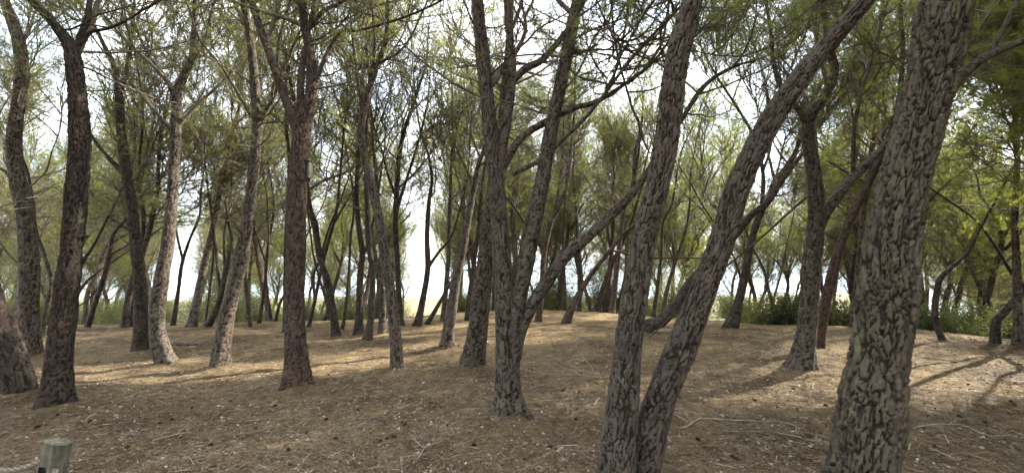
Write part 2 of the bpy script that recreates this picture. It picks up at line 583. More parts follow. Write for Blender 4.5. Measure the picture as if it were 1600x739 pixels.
# ------------------------------------------------------------------ foliage sprays (side branches carrying needles)
def perp(d):
    a = np.cross(d, [0, 0, 1.0])
    if np.linalg.norm(a) < 1e-3: a = np.array([1.0, 0, 0])
    return unit(a)

def rot_about(v, ax, a):
    return v * math.cos(a) + np.cross(ax, v) * math.sin(a) + ax * np.dot(ax, v) * (1 - math.cos(a))

class Spray: pass

def make_spray(seed, L=1.7, n1=13, n2=5, alive=1.0, lod=1, droop=0.0):
    g = np.random.default_rng(seed)
    p0, p1, r0, r1 = [], [], [], []
    tp, td = [], []
    def axis(p, d, L, r, lev):
        ns = ((9, 4, 2), (9, 4, 2), (7, 3, 1), (5, 2, 1))[lod][lev]
        pts = [p]; dirs = [d]
        for i in range(ns):
            bend = np.array([0, 0, (0.10 if lev == 0 else 0.05) - droop * 0.25])
            d = unit(d + g.normal(0, (0.13, 0.16, 0.2)[lev], 3) + bend)
            q = p + d * (L / ns)
            ra, rb = r * (1 - i / ns * 0.8), r * (1 - (i + 1) / ns * 0.8)
            p0.append(p); p1.append(q); r0.append(ra); r1.append(rb)
            p = q; pts.append(p); dirs.append(d)
        if lev < 2:
            cnt = (n1, n2)[lev]
            side = g.choice([-1, 1])
            ax = perp(dirs[0])
            for j in range(cnt):
                t = (0.12 if lev == 0 else 0.25) + (0.88 if lev == 0 else 0.75) * (j + g.random() * 0.7) / cnt
                t = min(t, 0.999)
                f = t * ns; i = int(f); f -= i
                pp = pts[i] * (1 - f) + pts[i + 1] * f
                dd = dirs[min(i + 1, ns)]
                side = -side
                up = unit(np.cross(perp(dd), dd))
                out = unit(perp(dd) * side + up * g.normal(0, 0.45))
                nd = unit(dd * (0.75 + 0.3 * g.random()) + out * (0.9 + 0.2 * g.random()))
                if lev == 0:
                    axis(pp, nd, L * (0.40 * (1 - 0.55 * t)) * (0.7 + 0.6 * g.random()), 0.0062, 1)
                else:
                    axis(pp, nd, L * (0.45 * (1 - 0.5 * t)) * (0.6 + 0.7 * g.random()), 0.0036, 2)
        if g.random() < alive and lev >= 1:
            tp.append(pts[-1]); td.append(dirs[-1])
            if lev == 1 or g.random() < 0.5:
                tp.append(pts[-2] * 0.5 + pts[-1] * 0.5); td.append(dirs[-1])
    axis(np.zeros(3), unit(np.array([1, 0, 0.12])), L, 0.017, 0)
    if alive > 0:
        k0 = (8, 8, 6, 4)[lod]; tp.append(p1[k0]); td.append(p1[k0] - p0[k0])
    s = Spray()
    V, F = segs_mesh(np.array(p0), np.array(p1), np.array(r0), np.array(r1), 3)
    s.WV, s.WF = V, F
    if tp:
        tp, td = np.array(tp), unit(np.array(td))
        nn = (24, 13, 8, 4)[lod]; wd = (0.0026, 0.0040, 0.0066, 0.022)[lod]; ln = 0.092 if lod < 3 else 0.13
        n = len(tp)
        P = np.repeat(tp, nn, 0); D = np.repeat(td, nn, 0)
        P = P - D * (g.random((n * nn, 1)) * 0.075)
        rd = unit(g.normal(size=(n * nn, 3)))
        N = unit(D * 0.75 + rd * 0.85)
        S = unit(np.cross(N, unit(g.normal(size=(n * nn, 3)))))
        LL = ln * (0.65 + 0.6 * g.random((n * nn, 1)))
        A = P + S * wd * 0.5; Bq = P - S * wd * 0.5; Cq = P + N * LL
        s.NV = np.stack([A, Bq, Cq], 1).reshape(-1, 3)
        s.NF = np.arange(n * nn * 3).reshape(-1, 3)
    else:
        s.NV = np.zeros((0, 3)); s.NF = np.zeros((0, 3), int)
    return s

SPR = {}
for lod in (0, 1, 2, 3):
    SPR['live', lod] = [make_spray(100 + i + lod * 10, 1.65, (14, 13, 12, 9)[lod], (5, 5, 5, 3)[lod], 0.95, lod) for i in range(5)]
    SPR['thin', lod] = [make_spray(200 + i + lod * 10, 1.6, (11, 11, 11, 8)[lod], (4, 4, 4, 2)[lod], 0.42, lod) for i in range(3)]
SPR['dead', 0] = SPR['dead', 1] = [make_spray(300 + i, 1.6, 11, 5, 0.0, 1, 0.1) for i in range(4)]
SPR['dead', 2] = SPR['dead', 3] = [make_spray(310 + i, 1.6, 11, 5, 0.0, 2, 0.1) for i in range(4)]

# patches of the floor that the sun reaches (photo pixels); crowns keep their gaps over them
LIT_PX = [((118, 600), (240, 596), 0.15), ((240, 596), (430, 584), 0.15), ((430, 584), (570, 570), 0.14), ((570, 570), (690, 549), 0.10),
          ((690, 520), (800, 498), 0.12), ((830, 498), (900, 490), 0.2), ((540, 530), (640, 520), 0.05),
          ((1430, 582), (1640, 575), 0.7), ((250, 540), (420, 548), 0.0)]
LIT = []
for a, b, w in LIT_PX:
    pa, pb = ground_hit(*a, 16), ground_hit(*b, 16)
    if pa is not None and pb is not None:
        LIT.append((pa[:2], pb[:2], w))
# lit trunks: vertical spans, stored as 3-D segments
LIT3 = []
for u, v0, v1, w in [(50, 545, 330, 0.10), (352, 560, 260, 0.10), (722, 540, 250, 0.10)]:
    b = ground_hit(u, max(v0, 530), 12)
    LIT3.append((ray_at_y(u, v0, b[1]), ray_at_y(u, v1, b[1]), w))

def seg_dist2(P, A, B):
    d = B - A
    t = np.clip(((P - A) @ d) / (d @ d + 1e-9), 0, 1)
    return np.linalg.norm(P - (A + t[..., None] * d), axis=-1)

sdxy = SUN_DIR[:2]
_sb1 = unit(np.cross(SUN_DIR, [0, 0, 1.0])); _sb2 = np.cross(SUN_DIR, _sb1)
def blocks_light(P, extra):
    P = np.atleast_2d(P)
    z = P[:, 2] - terrain(P[:, 0], P[:, 1]) * 0
    G = P[:, :2] - sdxy * (z / SUN_DIR[2])[:, None]
    for A, B, w in LIT:
        if (seg_dist2(G, A, B) < w + extra).any():
            return True
    Q = np.stack([P @ _sb1, P @ _sb2], 1)
    for A, B, w in LIT3:
        A2, B2 = np.array([A @ _sb1, A @ _sb2]), np.array([B @ _sb1, B @ _sb2])
        m = (P @ SUN_DIR) > min(A @ SUN_DIR, B @ SUN_DIR) + 0.3
        if m.any() and (seg_dist2(Q[m], A2, B2) < w + extra).any():
            return True
    return False

def spray_mats(p, d, s, roll):
    x = unit(d)
    y = unit(np.cross([0, 0, 1.0], x)) if abs(x[2]) < 0.98 else np.array([0, 1.0, 0])
    z = np.cross(x, y)
    y2 = y * math.cos(roll) + z * math.sin(roll)
    z2 = np.cross(x, y2)
    return np.stack([x, y2, z2], 0) * s

def stem_samples(P, n):
    seg = np.linalg.norm(np.diff(P, axis=0), axis=1)
    L = np.concatenate([[0], np.cumsum(seg)])
    def at(s):
        s = np.clip(s, 0, L[-1] - 1e-6)
        i = min(int(np.searchsorted(L, s, side='right')) - 1, len(P) - 2)
        f = (s - L[i]) / (L[i + 1] - L[i] + 1e-9)
        return P[i] * (1 - f) + P[i + 1] * f, unit(P[i + 1] - P[i])
    return L[-1], at

def grow_crown(stems, g, zc, density, lod, dry=0.35, world=True, size=1.0, base=np.zeros(3), off=None, zhi=99.0):
    """stems: list of (points, radii) reaching into the crown; adds boughs, sprays. Returns bough tubes and meshes."""
    boughs = []
    g_off = g.random(3) * 50
    WVs, WFs, NVs, NFs = [], [], [], []
    wn = nn_ = 0
    carriers = []
    for P, r in stems:
        P = np.asarray(P)
        carriers.append((P, np.asarray(r), 0))
        Ls, at = stem_samples(P, 0)
        zs = P[:, 2] - base[2]
        # boughs leave the stem in its upper part
        nb = int((Ls) * 0.75 * density) + 1
        for j in range(nb):
            s = Ls * (0.35 + 0.65 * (j + g.random()) / nb)
            p, d = at(s)
            hz = p[2] - base[2]
            if hz < zc: continue
            az = j * 2.4 + g.random() * 1.2
            el = R(20 + 45 * g.random())
            od = np.array([math.cos(az) * math.cos(el), math.sin(az) * math.cos(el), math.sin(el)])
            od = unit(od + d * 0.25)
            L = (1.5 + 1.1 * g.random()) * size * (1.15 - 0.45 * s / Ls)
            pts = [p]; q = p; dd = od
            for i in range(5):
                dd = unit(dd + g.normal(0, 0.16, 3) + np.array([0, 0, 0.07]))
                q = q + dd * L / 5
                pts.append(q)
            pts = np.array(pts)
            if world and blocks_light(pts[1:], 0.05): continue
            if world and (np.hypot(pts[:, 0], pts[:, 1]) < 1.4).any(): continue
            ri = float(np.interp(s, np.linspace(0, Ls, len(r)), r))
            r0 = min(ri * 0.55, 0.05) * (0.7 + 0.5 * g.random())
            rr = np.linspace(r0, 0.008, 6)
            boughs.append((pts, rr))
            carriers.append((pts, rr, 1))
    for P, r, lev in carriers:
        Ls, at = stem_samples(P, 0)
        n = int(Ls * (6.2 if lev == 0 else 5.6) * density * (1.3 if zhi < 90 else 1)) + 1
        for j in range(n):
            f = (j + g.random()) / n
            if lev == 1: f = 0.2 + 0.8 * f
            p, d = at(Ls * f)
            hz = p[2] - base[2]
            low = zc - hz
            if zhi < 90 and hz < zhi and g.random() > 0.72: continue
            if low > 0.0: continue
            az = j * 2.399 + g.random() * 0.8
            upness = np.clip((hz - zc) / 4.5, 0, 1)
            el = R(-5 + 50 * upness * g.random() + 12 * g.random())
            od = np.array([math.cos(az) * math.cos(el), math.sin(az) * math.cos(el), math.sin(el)])
            if lev == 1: od = unit(od * 0.9 + d * 0.9)
            if f > 0.93: od = unit(od * 0.5 + d)
            if float(vnoise((p + od * 0.9)[None] * np.array([0.75, 0.75, 0.95]) + (0 if world else g_off), 15)[0]) < 0.37: continue
            sc_ = (0.62 + 0.5 * g.random()) * size * (1.0 if lev == 1 else 1.0 - 0.35 * upness)
            tip = p + od * 1.65 * sc_
            if world:
                pts = np.array([p, p * 0.66 + tip * 0.34, p * 0.33 + tip * 0.67, tip])
                if blocks_light(pts[1:], 0.24 * sc_): continue
                if (np.hypot(pts[:, 0], pts[:, 1]) < 1.2).any() : continue
            if off is not None and off(tip): continue
            x = g.random()
            k = 'dead' if x < dry * (1.3 - upness * 1.2) else ('thin' if x < dry * 1.3 + 0.22 * (1 - upness) else 'live')
            if zhi < 90 and hz > zhi + 0.8: k = 'live' if k == 'dead' else k
            ld = 3 if (zhi < 90 and hz > zhi + 0.8) else lod
            if world and ld >= 2:
                seen = False
                for e_ in (p, p * 0.5 + tip * 0.5, tip):
                    if e_[1] > 0.4:
                        uu, vv = project(e_)
                        if -450 < uu < 2050 and vv > -420 and e_[1] < 9: seen = True
                        if -120 < uu < 1720 and vv > -120: seen = True
                if seen: ld = 0 if p[1] < 4.5 else (1 if p[1] < 8 else 2)
            lib = SPR[k, ld]
            sp = lib[g.integers(len(lib))]
            M = spray_mats(p, od, sc_, g.normal(0, 0.5))
            WVs.append(sp.WV @ M + p); WFs.append(sp.WF + wn); wn += len(sp.WV)
            if len(sp.NV):
                NVs.append(sp.NV @ M + p); NFs.append(sp.NF + nn_); nn_ += len(sp.NV)
    for P, r in boughs:
        V, F = tube_simple(P, r, 6 if lod < 2 else 4, 0.12)
        WVs.append(V); WFs.append(F + wn); wn += len(V)
    return (np.vstack(WVs), np.vstack(WFs)) if WVs else None, (np.vstack(NVs), np.vstack(NFs)) if NVs else None

def bark_mesh(name, tubes, mat, base):
    Vs, Fs, pl, to, qs = [], [], [], [], []
    n = 0
    for V, F, p, t, q in tubes:
        Vs.append(V - base); Fs.append(F + n); n += len(V); pl.append(p); to.append(t); qs.append(q)
    return mesh_np(name, np.vstack(Vs), np.vstack(Fs), 4, True,
                   {'plate': ('FLOAT', np.concatenate(pl)), 'tone': ('FLOAT', np.concatenate(to)), 'barkco': ('FLOAT_VECTOR', np.vstack(qs))}, [mat])

# ------------------------------------------------------------------ traced pines
# each: label, stems [(u, v, width px) ...] from the foot up, limbs, options
T = []
def pine(label, trunks, limbs=(), y=None, zc=2.3, mat=None, H=8.0, dens=1.0, group='pines of the wood', dry=0.35, cat='pine tree'):
    T.append(dict(label=label, trunks=trunks, limbs=limbs, y=y, zc=zc, mat=mat or BARK, H=H, dens=dens, group=group, dry=dry, cat=cat))
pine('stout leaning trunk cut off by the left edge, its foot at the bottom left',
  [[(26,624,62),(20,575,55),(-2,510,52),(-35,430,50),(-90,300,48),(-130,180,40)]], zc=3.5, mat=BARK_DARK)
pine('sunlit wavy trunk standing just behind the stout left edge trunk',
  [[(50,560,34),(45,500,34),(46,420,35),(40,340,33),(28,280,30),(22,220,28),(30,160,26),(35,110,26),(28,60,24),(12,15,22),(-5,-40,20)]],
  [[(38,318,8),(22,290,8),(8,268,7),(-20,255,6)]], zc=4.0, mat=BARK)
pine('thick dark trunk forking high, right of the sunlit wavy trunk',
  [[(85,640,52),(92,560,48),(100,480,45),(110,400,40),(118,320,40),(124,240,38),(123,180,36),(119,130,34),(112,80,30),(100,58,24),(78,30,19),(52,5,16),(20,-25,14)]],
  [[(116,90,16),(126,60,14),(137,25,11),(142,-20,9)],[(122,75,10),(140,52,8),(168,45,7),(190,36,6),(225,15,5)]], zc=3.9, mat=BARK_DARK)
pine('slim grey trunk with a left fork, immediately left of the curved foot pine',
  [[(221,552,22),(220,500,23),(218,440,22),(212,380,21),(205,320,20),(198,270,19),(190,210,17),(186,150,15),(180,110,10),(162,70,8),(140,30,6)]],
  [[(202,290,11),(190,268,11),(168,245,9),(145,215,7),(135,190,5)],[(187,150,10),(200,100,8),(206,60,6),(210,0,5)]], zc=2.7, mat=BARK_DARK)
pine('pale grey pine whose foot curves right, forked into two thin tops',
  [[(264,573,30),(252,545,27),(246,500,26),(252,440,25),(262,380,22),(269,300,18),(274,220,17),(276,150,16),(288,118,13),(300,90,11),(304,40,9),(306,-20,7)]],
  [[(275,160,8),(258,120,7),(232,85,6),(206,30,5)],[(272,210,7),(235,165,6),(205,130,5),(165,85,4)],[(300,95,7),(322,60,6),(333,10,5)]], zc=2.9)
pine('slanting trunk with bright sun down its right side, foot in the sunny strip',
  [[(342,577,27),(348,530,27),(358,480,25),(374,410,22),(386,350,20),(394,290,19),(400,220,18),(402,190,17),(398,130,16),(392,70,14),(382,10,12),(375,-40,10)]],
  [[(403,200,9),(418,170,7),(432,140,5)],[(398,190,8),(380,160,6),(350,110,5)]], zc=2.9)
pine('straight reddish trunk splitting into three stems, nest box on its side',
  [[(461,610,42),(463,560,37),(462,500,34),(462,440,33),(463,380,32),(465,300,31),(468,240,31),(473,195,28),(483,160,20),(487,120,19),(482,70,17),(475,30,15),(472,-20,14)]],
  [[(468,215,18),(456,178,17),(445,150,16),(425,95,15),(405,40,14),(388,-10,13)],[(469,200,11),(469,160,13),(470,120,13),(474,88,10),(480,60,7)],
   [(490,135,8),(515,75,6),(535,50,5),(560,48,4)],[(484,45,8),(505,18,7),(530,5,6)]], zc=3.9, mat=BARK_RED)
pine('thin stem half hidden behind the reddish trunk with the nest box',
  [[(447,522,9),(446,480,8),(447,400,8),(450,330,8),(452,250,6)]], mat=BARK_DARK)
pine('slender S curved trunk alone in the middle of the floor, bare twiggy top',
  [[(622,579,17),(618,530,17),(612,470,16),(604,410,15),(594,350,15),(584,300,14),(572,255,13),(564,210,12),(568,175,12),(578,135,10),(590,100,9),(603,60,8),(606,0,6)]],
  [[(566,180,6),(560,130,5),(552,70,4),(548,20,3)],[(575,140,6),(585,80,5),(582,20,4)],[(592,100,5),(630,75,4),(660,20,3)]], zc=3.2, dens=0.8, dry=0.8)
pine('leaning trunk edged with bright sun, ending in a pale dead top',
  [[(698,548,19),(703,500,18),(712,440,15),(724,380,13),(737,310,10),(747,260,8),(757,232,6),(768,190,5)]],
  [[(742,300,4),(728,262,4),(710,225,3),(690,190,2)],[(752,250,4),(738,215,3),(733,180,2)]], zc=3.0, H=5.6, dens=0.5, dry=1.3)
pine('thick grey trunk leaning right, directly left of the big forked pine',
  [[(736,575,32),(745,520,31),(752,460,29),(760,400,27),(767,340,25),(772,290,22),(778,240,18),(785,180,14),(792,110,12),(797,40,10),(797,-20,8)]], zc=3.2)
pine('big central pine dividing low into two tall stems and a long right limb',
  [[(797,657,50),(795,620,40),(793,560,36),(790,500,33),(785,420,29),(779,340,27),(775,280,26),(768,220,25),(760,150,23),(753,80,22),(747,20,20),(742,-40,18)]],
  [[(798,590,28),(803,530,28),(808,480,27),(820,420,26),(836,340,25),(850,270,24),(862,200,22),(876,130,21),(890,60,20),(905,-10,18)],
   [(808,560,14),(814,520,18),(828,486,20),(848,450,20),(880,405,20),(912,375,19),(945,345,17),(980,310,14),(1005,280,12),(1030,240,10),(1060,195,9),(1100,135,8),(1145,105,6),(1180,95,4)],
   [(777,300,12),(784,240,15),(790,200,16),(797,150,15),(800,100,14),(795,40,12),(790,-20,10)],
   [(799,130,12),(820,108,13),(845,95,12),(870,68,10),(900,25,7),(925,-20,5)],
   [(786,262,11),(800,235,13),(818,212,12),(845,195,11),(870,182,9),(900,168,9),(930,160,8),(960,142,6),(990,122,5),(1025,92,4)],
   [(800,272,8),(822,262,7),(850,245,6)],[(883,85,5),(930,78,4),(1000,80,3)],
   [(990,300,6),(992,240,6),(1000,200,5),(985,160,4)]], zc=2.9, mat=BARK, dens=0.95)
pine('twin trunked pine with ivy between its feet, one stem upright, one leaning right',
  [[(964,768,58),(966,700,50),(972,640,48),(978,570,43),(986,500,40),(994,450,39),(1004,390,38),(1014,340,38),(1025,300,37),(1033,260,37),(1043,200,37),(1057,100,36),(1072,40,34),(1084,0,33),(1098,-50,32)],
   [(998,768,44),(1009,720,44),(1026,640,46),(1058,560,45),(1081,500,43),(1099,450,42),(1119,400,41),(1136,350,40),(1150,300,39),(1172,250,39),(1198,200,39),(1231,150,38),(1268,100,36),(1310,50,34),(1354,0,31),(1395,-45,28)]],
  [], zc=3.9, mat=BARK, dens=0.6)
pine('huge furrowed trunk close by on the right, crossing the whole picture',
  [[(1328,830,118),(1338,770,108),(1345,739,102),(1355,670,99),(1370,570,95),(1386,470,91),(1394,370,88),(1409,300,86),(1435,200,85),(1461,100,87),(1479,0,90),(1490,-40,89)]],
  [[(1462,175,14),(1480,150,20),(1505,118,21),(1535,92,19),(1570,75,17),(1605,62,15),(1650,40,12)],[(1545,88,10),(1562,55,11),(1580,20,12),(1592,-20,10)]], zc=4.0, mat=BARK_OLIVE, dens=0.5)
pine('pine with a Y shaped fork and flared foot, left of the huge furrowed trunk',
  [[(1252,583,44),(1258,540,34),(1264,480,32),(1268,420,32),(1274,360,30),(1274,300,26),(1268,250,25),(1262,210,24),(1268,180,20),(1285,155,18),(1300,130,17),(1304,105,15),(1296,75,13),(1288,20,10),(1284,-30,9)]],
  [[(1264,205,13),(1252,178,13),(1238,160,11),(1222,140,9),(1210,105,7),(1203,40,6)],
   [(1276,375,14),(1290,335,18),(1310,305,20),(1330,280,20),(1355,255,18),(1375,235,14),(1420,190,12),(1460,150,9)],[(1333,272,9),(1335,200,8),(1350,130,7),(1358,108,6),(1370,60,5)],
   [(1270,300,5),(1235,330,5),(1200,362,4)]], zc=2.9, mat=BARK)
pine('brown trunk leaning right from behind the Y forked pine',
  [[(1278,550,15),(1285,500,18),(1300,430,18),(1318,370,17),(1345,310,15),(1375,250,13),(1400,180,10)]], zc=2.6, mat=BARK_RED, y=8.2)
pine('bowed trunk lying low to the right behind the twin trunks',
  [[(1000,522,18),(1014,509,18),(1035,500,18),(1060,470,17),(1085,435,16),(1110,410,14),(1150,365,13),(1175,335,12),(1200,315,11),(1230,270,9),(1250,245,7)]], zc=2.6, mat=BARK_DARK)
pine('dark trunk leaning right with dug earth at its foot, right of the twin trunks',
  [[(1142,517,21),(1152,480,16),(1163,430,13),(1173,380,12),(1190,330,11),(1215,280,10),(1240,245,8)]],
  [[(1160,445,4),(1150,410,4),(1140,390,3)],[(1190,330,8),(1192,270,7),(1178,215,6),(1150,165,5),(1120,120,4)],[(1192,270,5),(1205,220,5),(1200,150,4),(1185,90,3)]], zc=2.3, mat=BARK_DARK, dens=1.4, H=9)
pine('thin trunk bending far right, standing alone on the crest of the mound',
  [[(882,504,14),(895,478,11),(910,450,9),(930,420,8),(950,395,7),(975,365,6),(995,345,5),(1010,300,4)]],
  [[(955,392,4),(968,393,3),(985,398,3)]], zc=3.1, mat=BARK_RED)
pine('left one of the trio of slanted trunks behind the mound crest',
  [[(925,492,8),(940,455,7),(955,415,7),(975,375,5)]], y=14.6, zc=3.0, mat=BARK_DARK, group='trunks behind the mound crest')
pine('middle one of the trio of slanted trunks behind the mound crest',
  [[(935,492,7),(943,450,6),(952,420,6),(958,350,5)]], y=15.4, zc=3.0, mat=BARK_DARK, group='trunks behind the mound crest')
pine('upright right one of the trio of trunks behind the mound crest',
  [[(955,494,10),(960,450,9),(966,400,8),(975,330,6)]], y=14.2, zc=3.0, mat=BARK_RED, group='trunks behind the mound crest')
pine('reddish trunk with crossing branches just right of the big central pine',
  [[(840,502,11),(847,450,9),(850,400,9),(860,350,9),(875,320,7),(885,290,6)]],[[(852,410,5),(840,375,5),(822,350,4)],[(862,350,4),(872,300,4),(878,250,3)]], zc=2.8, mat=BARK_RED)
pine('slim straight stem behind the mound, left one of two together',
  [[(883,490,6),(882,440,5),(880,380,5),(884,300,4)]], y=15.5, zc=3.2, mat=BARK_DARK)
pine('slim straight stem behind the mound, right one of two together',
  [[(905,490,7),(905,430,6),(903,380,5),(898,300,4)]], y=15.0, zc=3.2, mat=BARK_DARK)
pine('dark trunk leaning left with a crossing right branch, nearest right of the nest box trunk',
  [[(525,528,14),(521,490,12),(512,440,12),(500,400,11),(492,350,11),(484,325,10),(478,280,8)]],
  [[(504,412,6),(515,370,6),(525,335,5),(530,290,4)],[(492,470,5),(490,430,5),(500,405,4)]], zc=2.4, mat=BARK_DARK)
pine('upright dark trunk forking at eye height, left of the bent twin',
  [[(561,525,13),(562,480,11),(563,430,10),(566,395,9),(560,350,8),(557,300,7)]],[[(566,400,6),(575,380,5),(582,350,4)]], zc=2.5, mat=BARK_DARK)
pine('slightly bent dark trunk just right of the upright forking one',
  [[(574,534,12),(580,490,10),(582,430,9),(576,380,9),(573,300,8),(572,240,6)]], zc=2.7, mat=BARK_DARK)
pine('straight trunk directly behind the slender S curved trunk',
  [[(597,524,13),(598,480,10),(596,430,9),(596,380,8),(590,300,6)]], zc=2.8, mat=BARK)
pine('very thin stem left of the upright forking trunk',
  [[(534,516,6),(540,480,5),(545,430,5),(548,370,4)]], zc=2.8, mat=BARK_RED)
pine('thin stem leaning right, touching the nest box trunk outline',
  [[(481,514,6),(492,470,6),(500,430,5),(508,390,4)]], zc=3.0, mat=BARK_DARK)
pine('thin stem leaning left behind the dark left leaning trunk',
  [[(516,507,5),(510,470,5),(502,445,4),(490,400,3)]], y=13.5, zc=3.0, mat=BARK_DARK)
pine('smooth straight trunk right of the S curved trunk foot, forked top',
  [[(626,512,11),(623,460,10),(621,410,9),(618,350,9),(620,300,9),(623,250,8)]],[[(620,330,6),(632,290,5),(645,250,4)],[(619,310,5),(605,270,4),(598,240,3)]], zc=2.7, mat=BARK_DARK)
pine('slanted dark trunk with a right branch, in front of the white sea gap',
  [[(651,509,12),(660,470,10),(668,420,9),(667,370,8),(670,320,7),(675,280,5)]],[[(669,418,6),(685,395,5),(705,370,4),(715,340,3)]], zc=3.3, mat=BARK_DARK, dens=0.8)
pine('small crooked trunk leaning right across the sea gap',
  [[(664,506,7),(680,485,6),(693,462,5),(705,440,4)]], zc=2.6, mat=BARK_DARK, H=5.0, dens=0.5)
pine('grey upright trunk left of the sun edged leaning trunk',
  [[(692,502,9),(697,450,8),(701,400,7),(702,340,6),(704,290,5)]], zc=3.0, mat=BARK)
pine('dark trunk glimpsed between the sun edged trunk and the thick grey one',
  [[(729,500,9),(735,450,8),(742,400,7),(748,350,6)]], zc=2.8, mat=BARK_DARK)
pine('dark slanted trunk crossed by a fallen pole, right of the thick dark trunk',
  [[(135,514,10),(150,470,9),(163,430,8),(170,400,8),(178,365,6),(198,340,4)]],[[(170,400,4),(182,392,4),(200,382,3)],[(160,440,4),(140,465,4),(120,480,3)]], zc=2.4, mat=BARK_DARK)
pine('left of two dark trunks joined at the foot beside the slim grey trunk',
  [[(193,514,14),(200,470,13),(210,430,11),(228,380,10),(240,330,8),(246,300,7)]], zc=2.5, mat=BARK_DARK)
pine('right of two dark trunks joined at the foot beside the slim grey trunk',
  [[(206,515,14),(208,480,12),(214,440,11),(222,400,8)]], zc=2.5, mat=BARK_DARK, y=11.0)
pine('thin forked pine standing against the white gap left of centre',
  [[(270,508,8),(279,450,7),(285,410,6),(298,370,5)]],[[(285,405,5),(278,375,4),(274,350,3)]], zc=2.8, mat=BARK_DARK, H=6.0, dens=0.6)
pine('smooth grey leaning trunk right of the white gap',
  [[(299,511,17),(310,460,13),(320,410,12),(330,370,11),(338,330,9),(345,290,8)]], zc=2.6, mat=BARK)
pine('bent dark trunk forking low, behind the sun edged slanting trunk',
  [[(320,513,12),(335,490,11),(345,460,10),(352,425,9),(362,380,6)]],[[(344,455,6),(338,400,5),(335,370,4)],[(352,425,5),(350,380,4),(354,340,3)]], zc=2.5, mat=BARK_DARK)
pine('slim stem left of the smooth grey leaning trunk foot, just a pole',
  [[(322,496,5),(328,450,5),(333,400,4),(332,350,3)]], y=13.5, zc=2.8, mat=BARK_RED)
pine('thin wavy stem right of the sun edged slanting trunk',
  [[(392,511,7),(387,470,6),(383,430,6),(384,390,5),(392,360,4)]], zc=2.5, mat=BARK_DARK)
pine('thin right leaning stem by the pale green scrub, first of three',
  [[(404,506,6),(412,460,5),(416,420,4),(420,380,3)]], zc=2.8, mat=BARK_DARK, H=6, dens=0.6)
pine('thin forked stem by the pale green scrub, second of three',
  [[(423,500,6),(418,460,5),(415,430,5),(418,385,4)]],[[(415,410,3),(408,390,3),(402,370,2)]], y=13.2, zc=2.8, mat=BARK_DARK, H=6, dens=0.6)
pine('short leaning stem by the pale green scrub, third of three',
  [[(429,501,5),(437,475,5),(447,455,4),(455,430,3)]], y=13.0, zc=2.8, mat=BARK_DARK, H=5, dens=0.6)
pine('dark trunk half hidden behind the thick dark trunk on the left',
  [[(112,518,13),(117,480,12),(116,440,10),(128,410,9),(145,385,5)]],[[(115,470,6),(135,440,5),(160,420,3)]], zc=2.5, mat=BARK_DARK)
pine('dark branching trunk seen low between the two leftmost trunks',
  [[(64,530,9),(72,480,8),(80,440,8),(70,400,7)]],[[(74,470,6),(60,440,5),(50,430,4)]], zc=2.4, mat=BARK_DARK)
pine('crooked dark trunk bowed left, right of the huge furrowed trunk',
  [[(1476,535,10),(1465,512,11),(1461,490,11),(1463,460,11),(1470,435,10),(1490,415,8),(1512,395,7),(1530,360,5)]], zc=2.3, mat=BARK_DARK)
pine('thick dark trunk elbowing out towards the right edge',
  [[(1556,540,16),(1557,505,16),(1568,490,15),(1590,465,15),(1615,440,14),(1650,400,12)]],
  [[(1605,452,9),(1580,425,8),(1560,392,7),(1545,370,6),(1520,340,5)]], zc=2.5, mat=BARK_DARK)
pine('pale upright trunk at the right edge behind the elbowed one',
  [[(1592,546,19),(1590,480,17),(1588,400,15),(1586,330,13),(1590,250,10)]], zc=2.6, mat=BARK)
pine('shaded trunk peeping out left of the huge furrowed trunk',
  [[(1335,520,15),(1340,450,14),(1345,390,12),(1350,320,10)]], zc=2.4, mat=BARK, y=10.5)
pine('small grey forked stem among the bushes left of the Y forked pine',
  [[(1209,513,8),(1208,480,7),(1200,450,6),(1193,420,5)]],[[(1208,470,4),(1215,445,4),(1222,420,3)]], zc=2.2, mat=BARK, y=13, H=5)
pine('reddish slender trunk between the twin trunks, leaning right',
  [[(1033,500,8),(1043,450,7),(1055,410,6),(1068,370,5),(1075,340,4)]], zc=2.5, mat=BARK_RED, y=13, dens=0.8)
pine('dark slender trunk beside the upright one of the twin trunks',
  [[(1020,498,8),(1027,450,6),(1033,400,5),(1036,350,4)]], zc=2.5, mat=BARK_DARK, y=13.5)
MARKS = [(85,'thick dark trunk','T'),(221,'slim grey trunk','T'),(264,'curved foot pine','T'),(342,'sunny slanting trunk','T'),(461,'nest box trunk','T'),
         (622,'S curved trunk','T'),(736,'thick grey trunk','T'),(797,'big central pine','T'),(962,'upright twin trunk','T'),(1085,'leaning twin trunk','T'),(1258,'Y forked pine','T'),(1395,'huge furrowed trunk','T')]

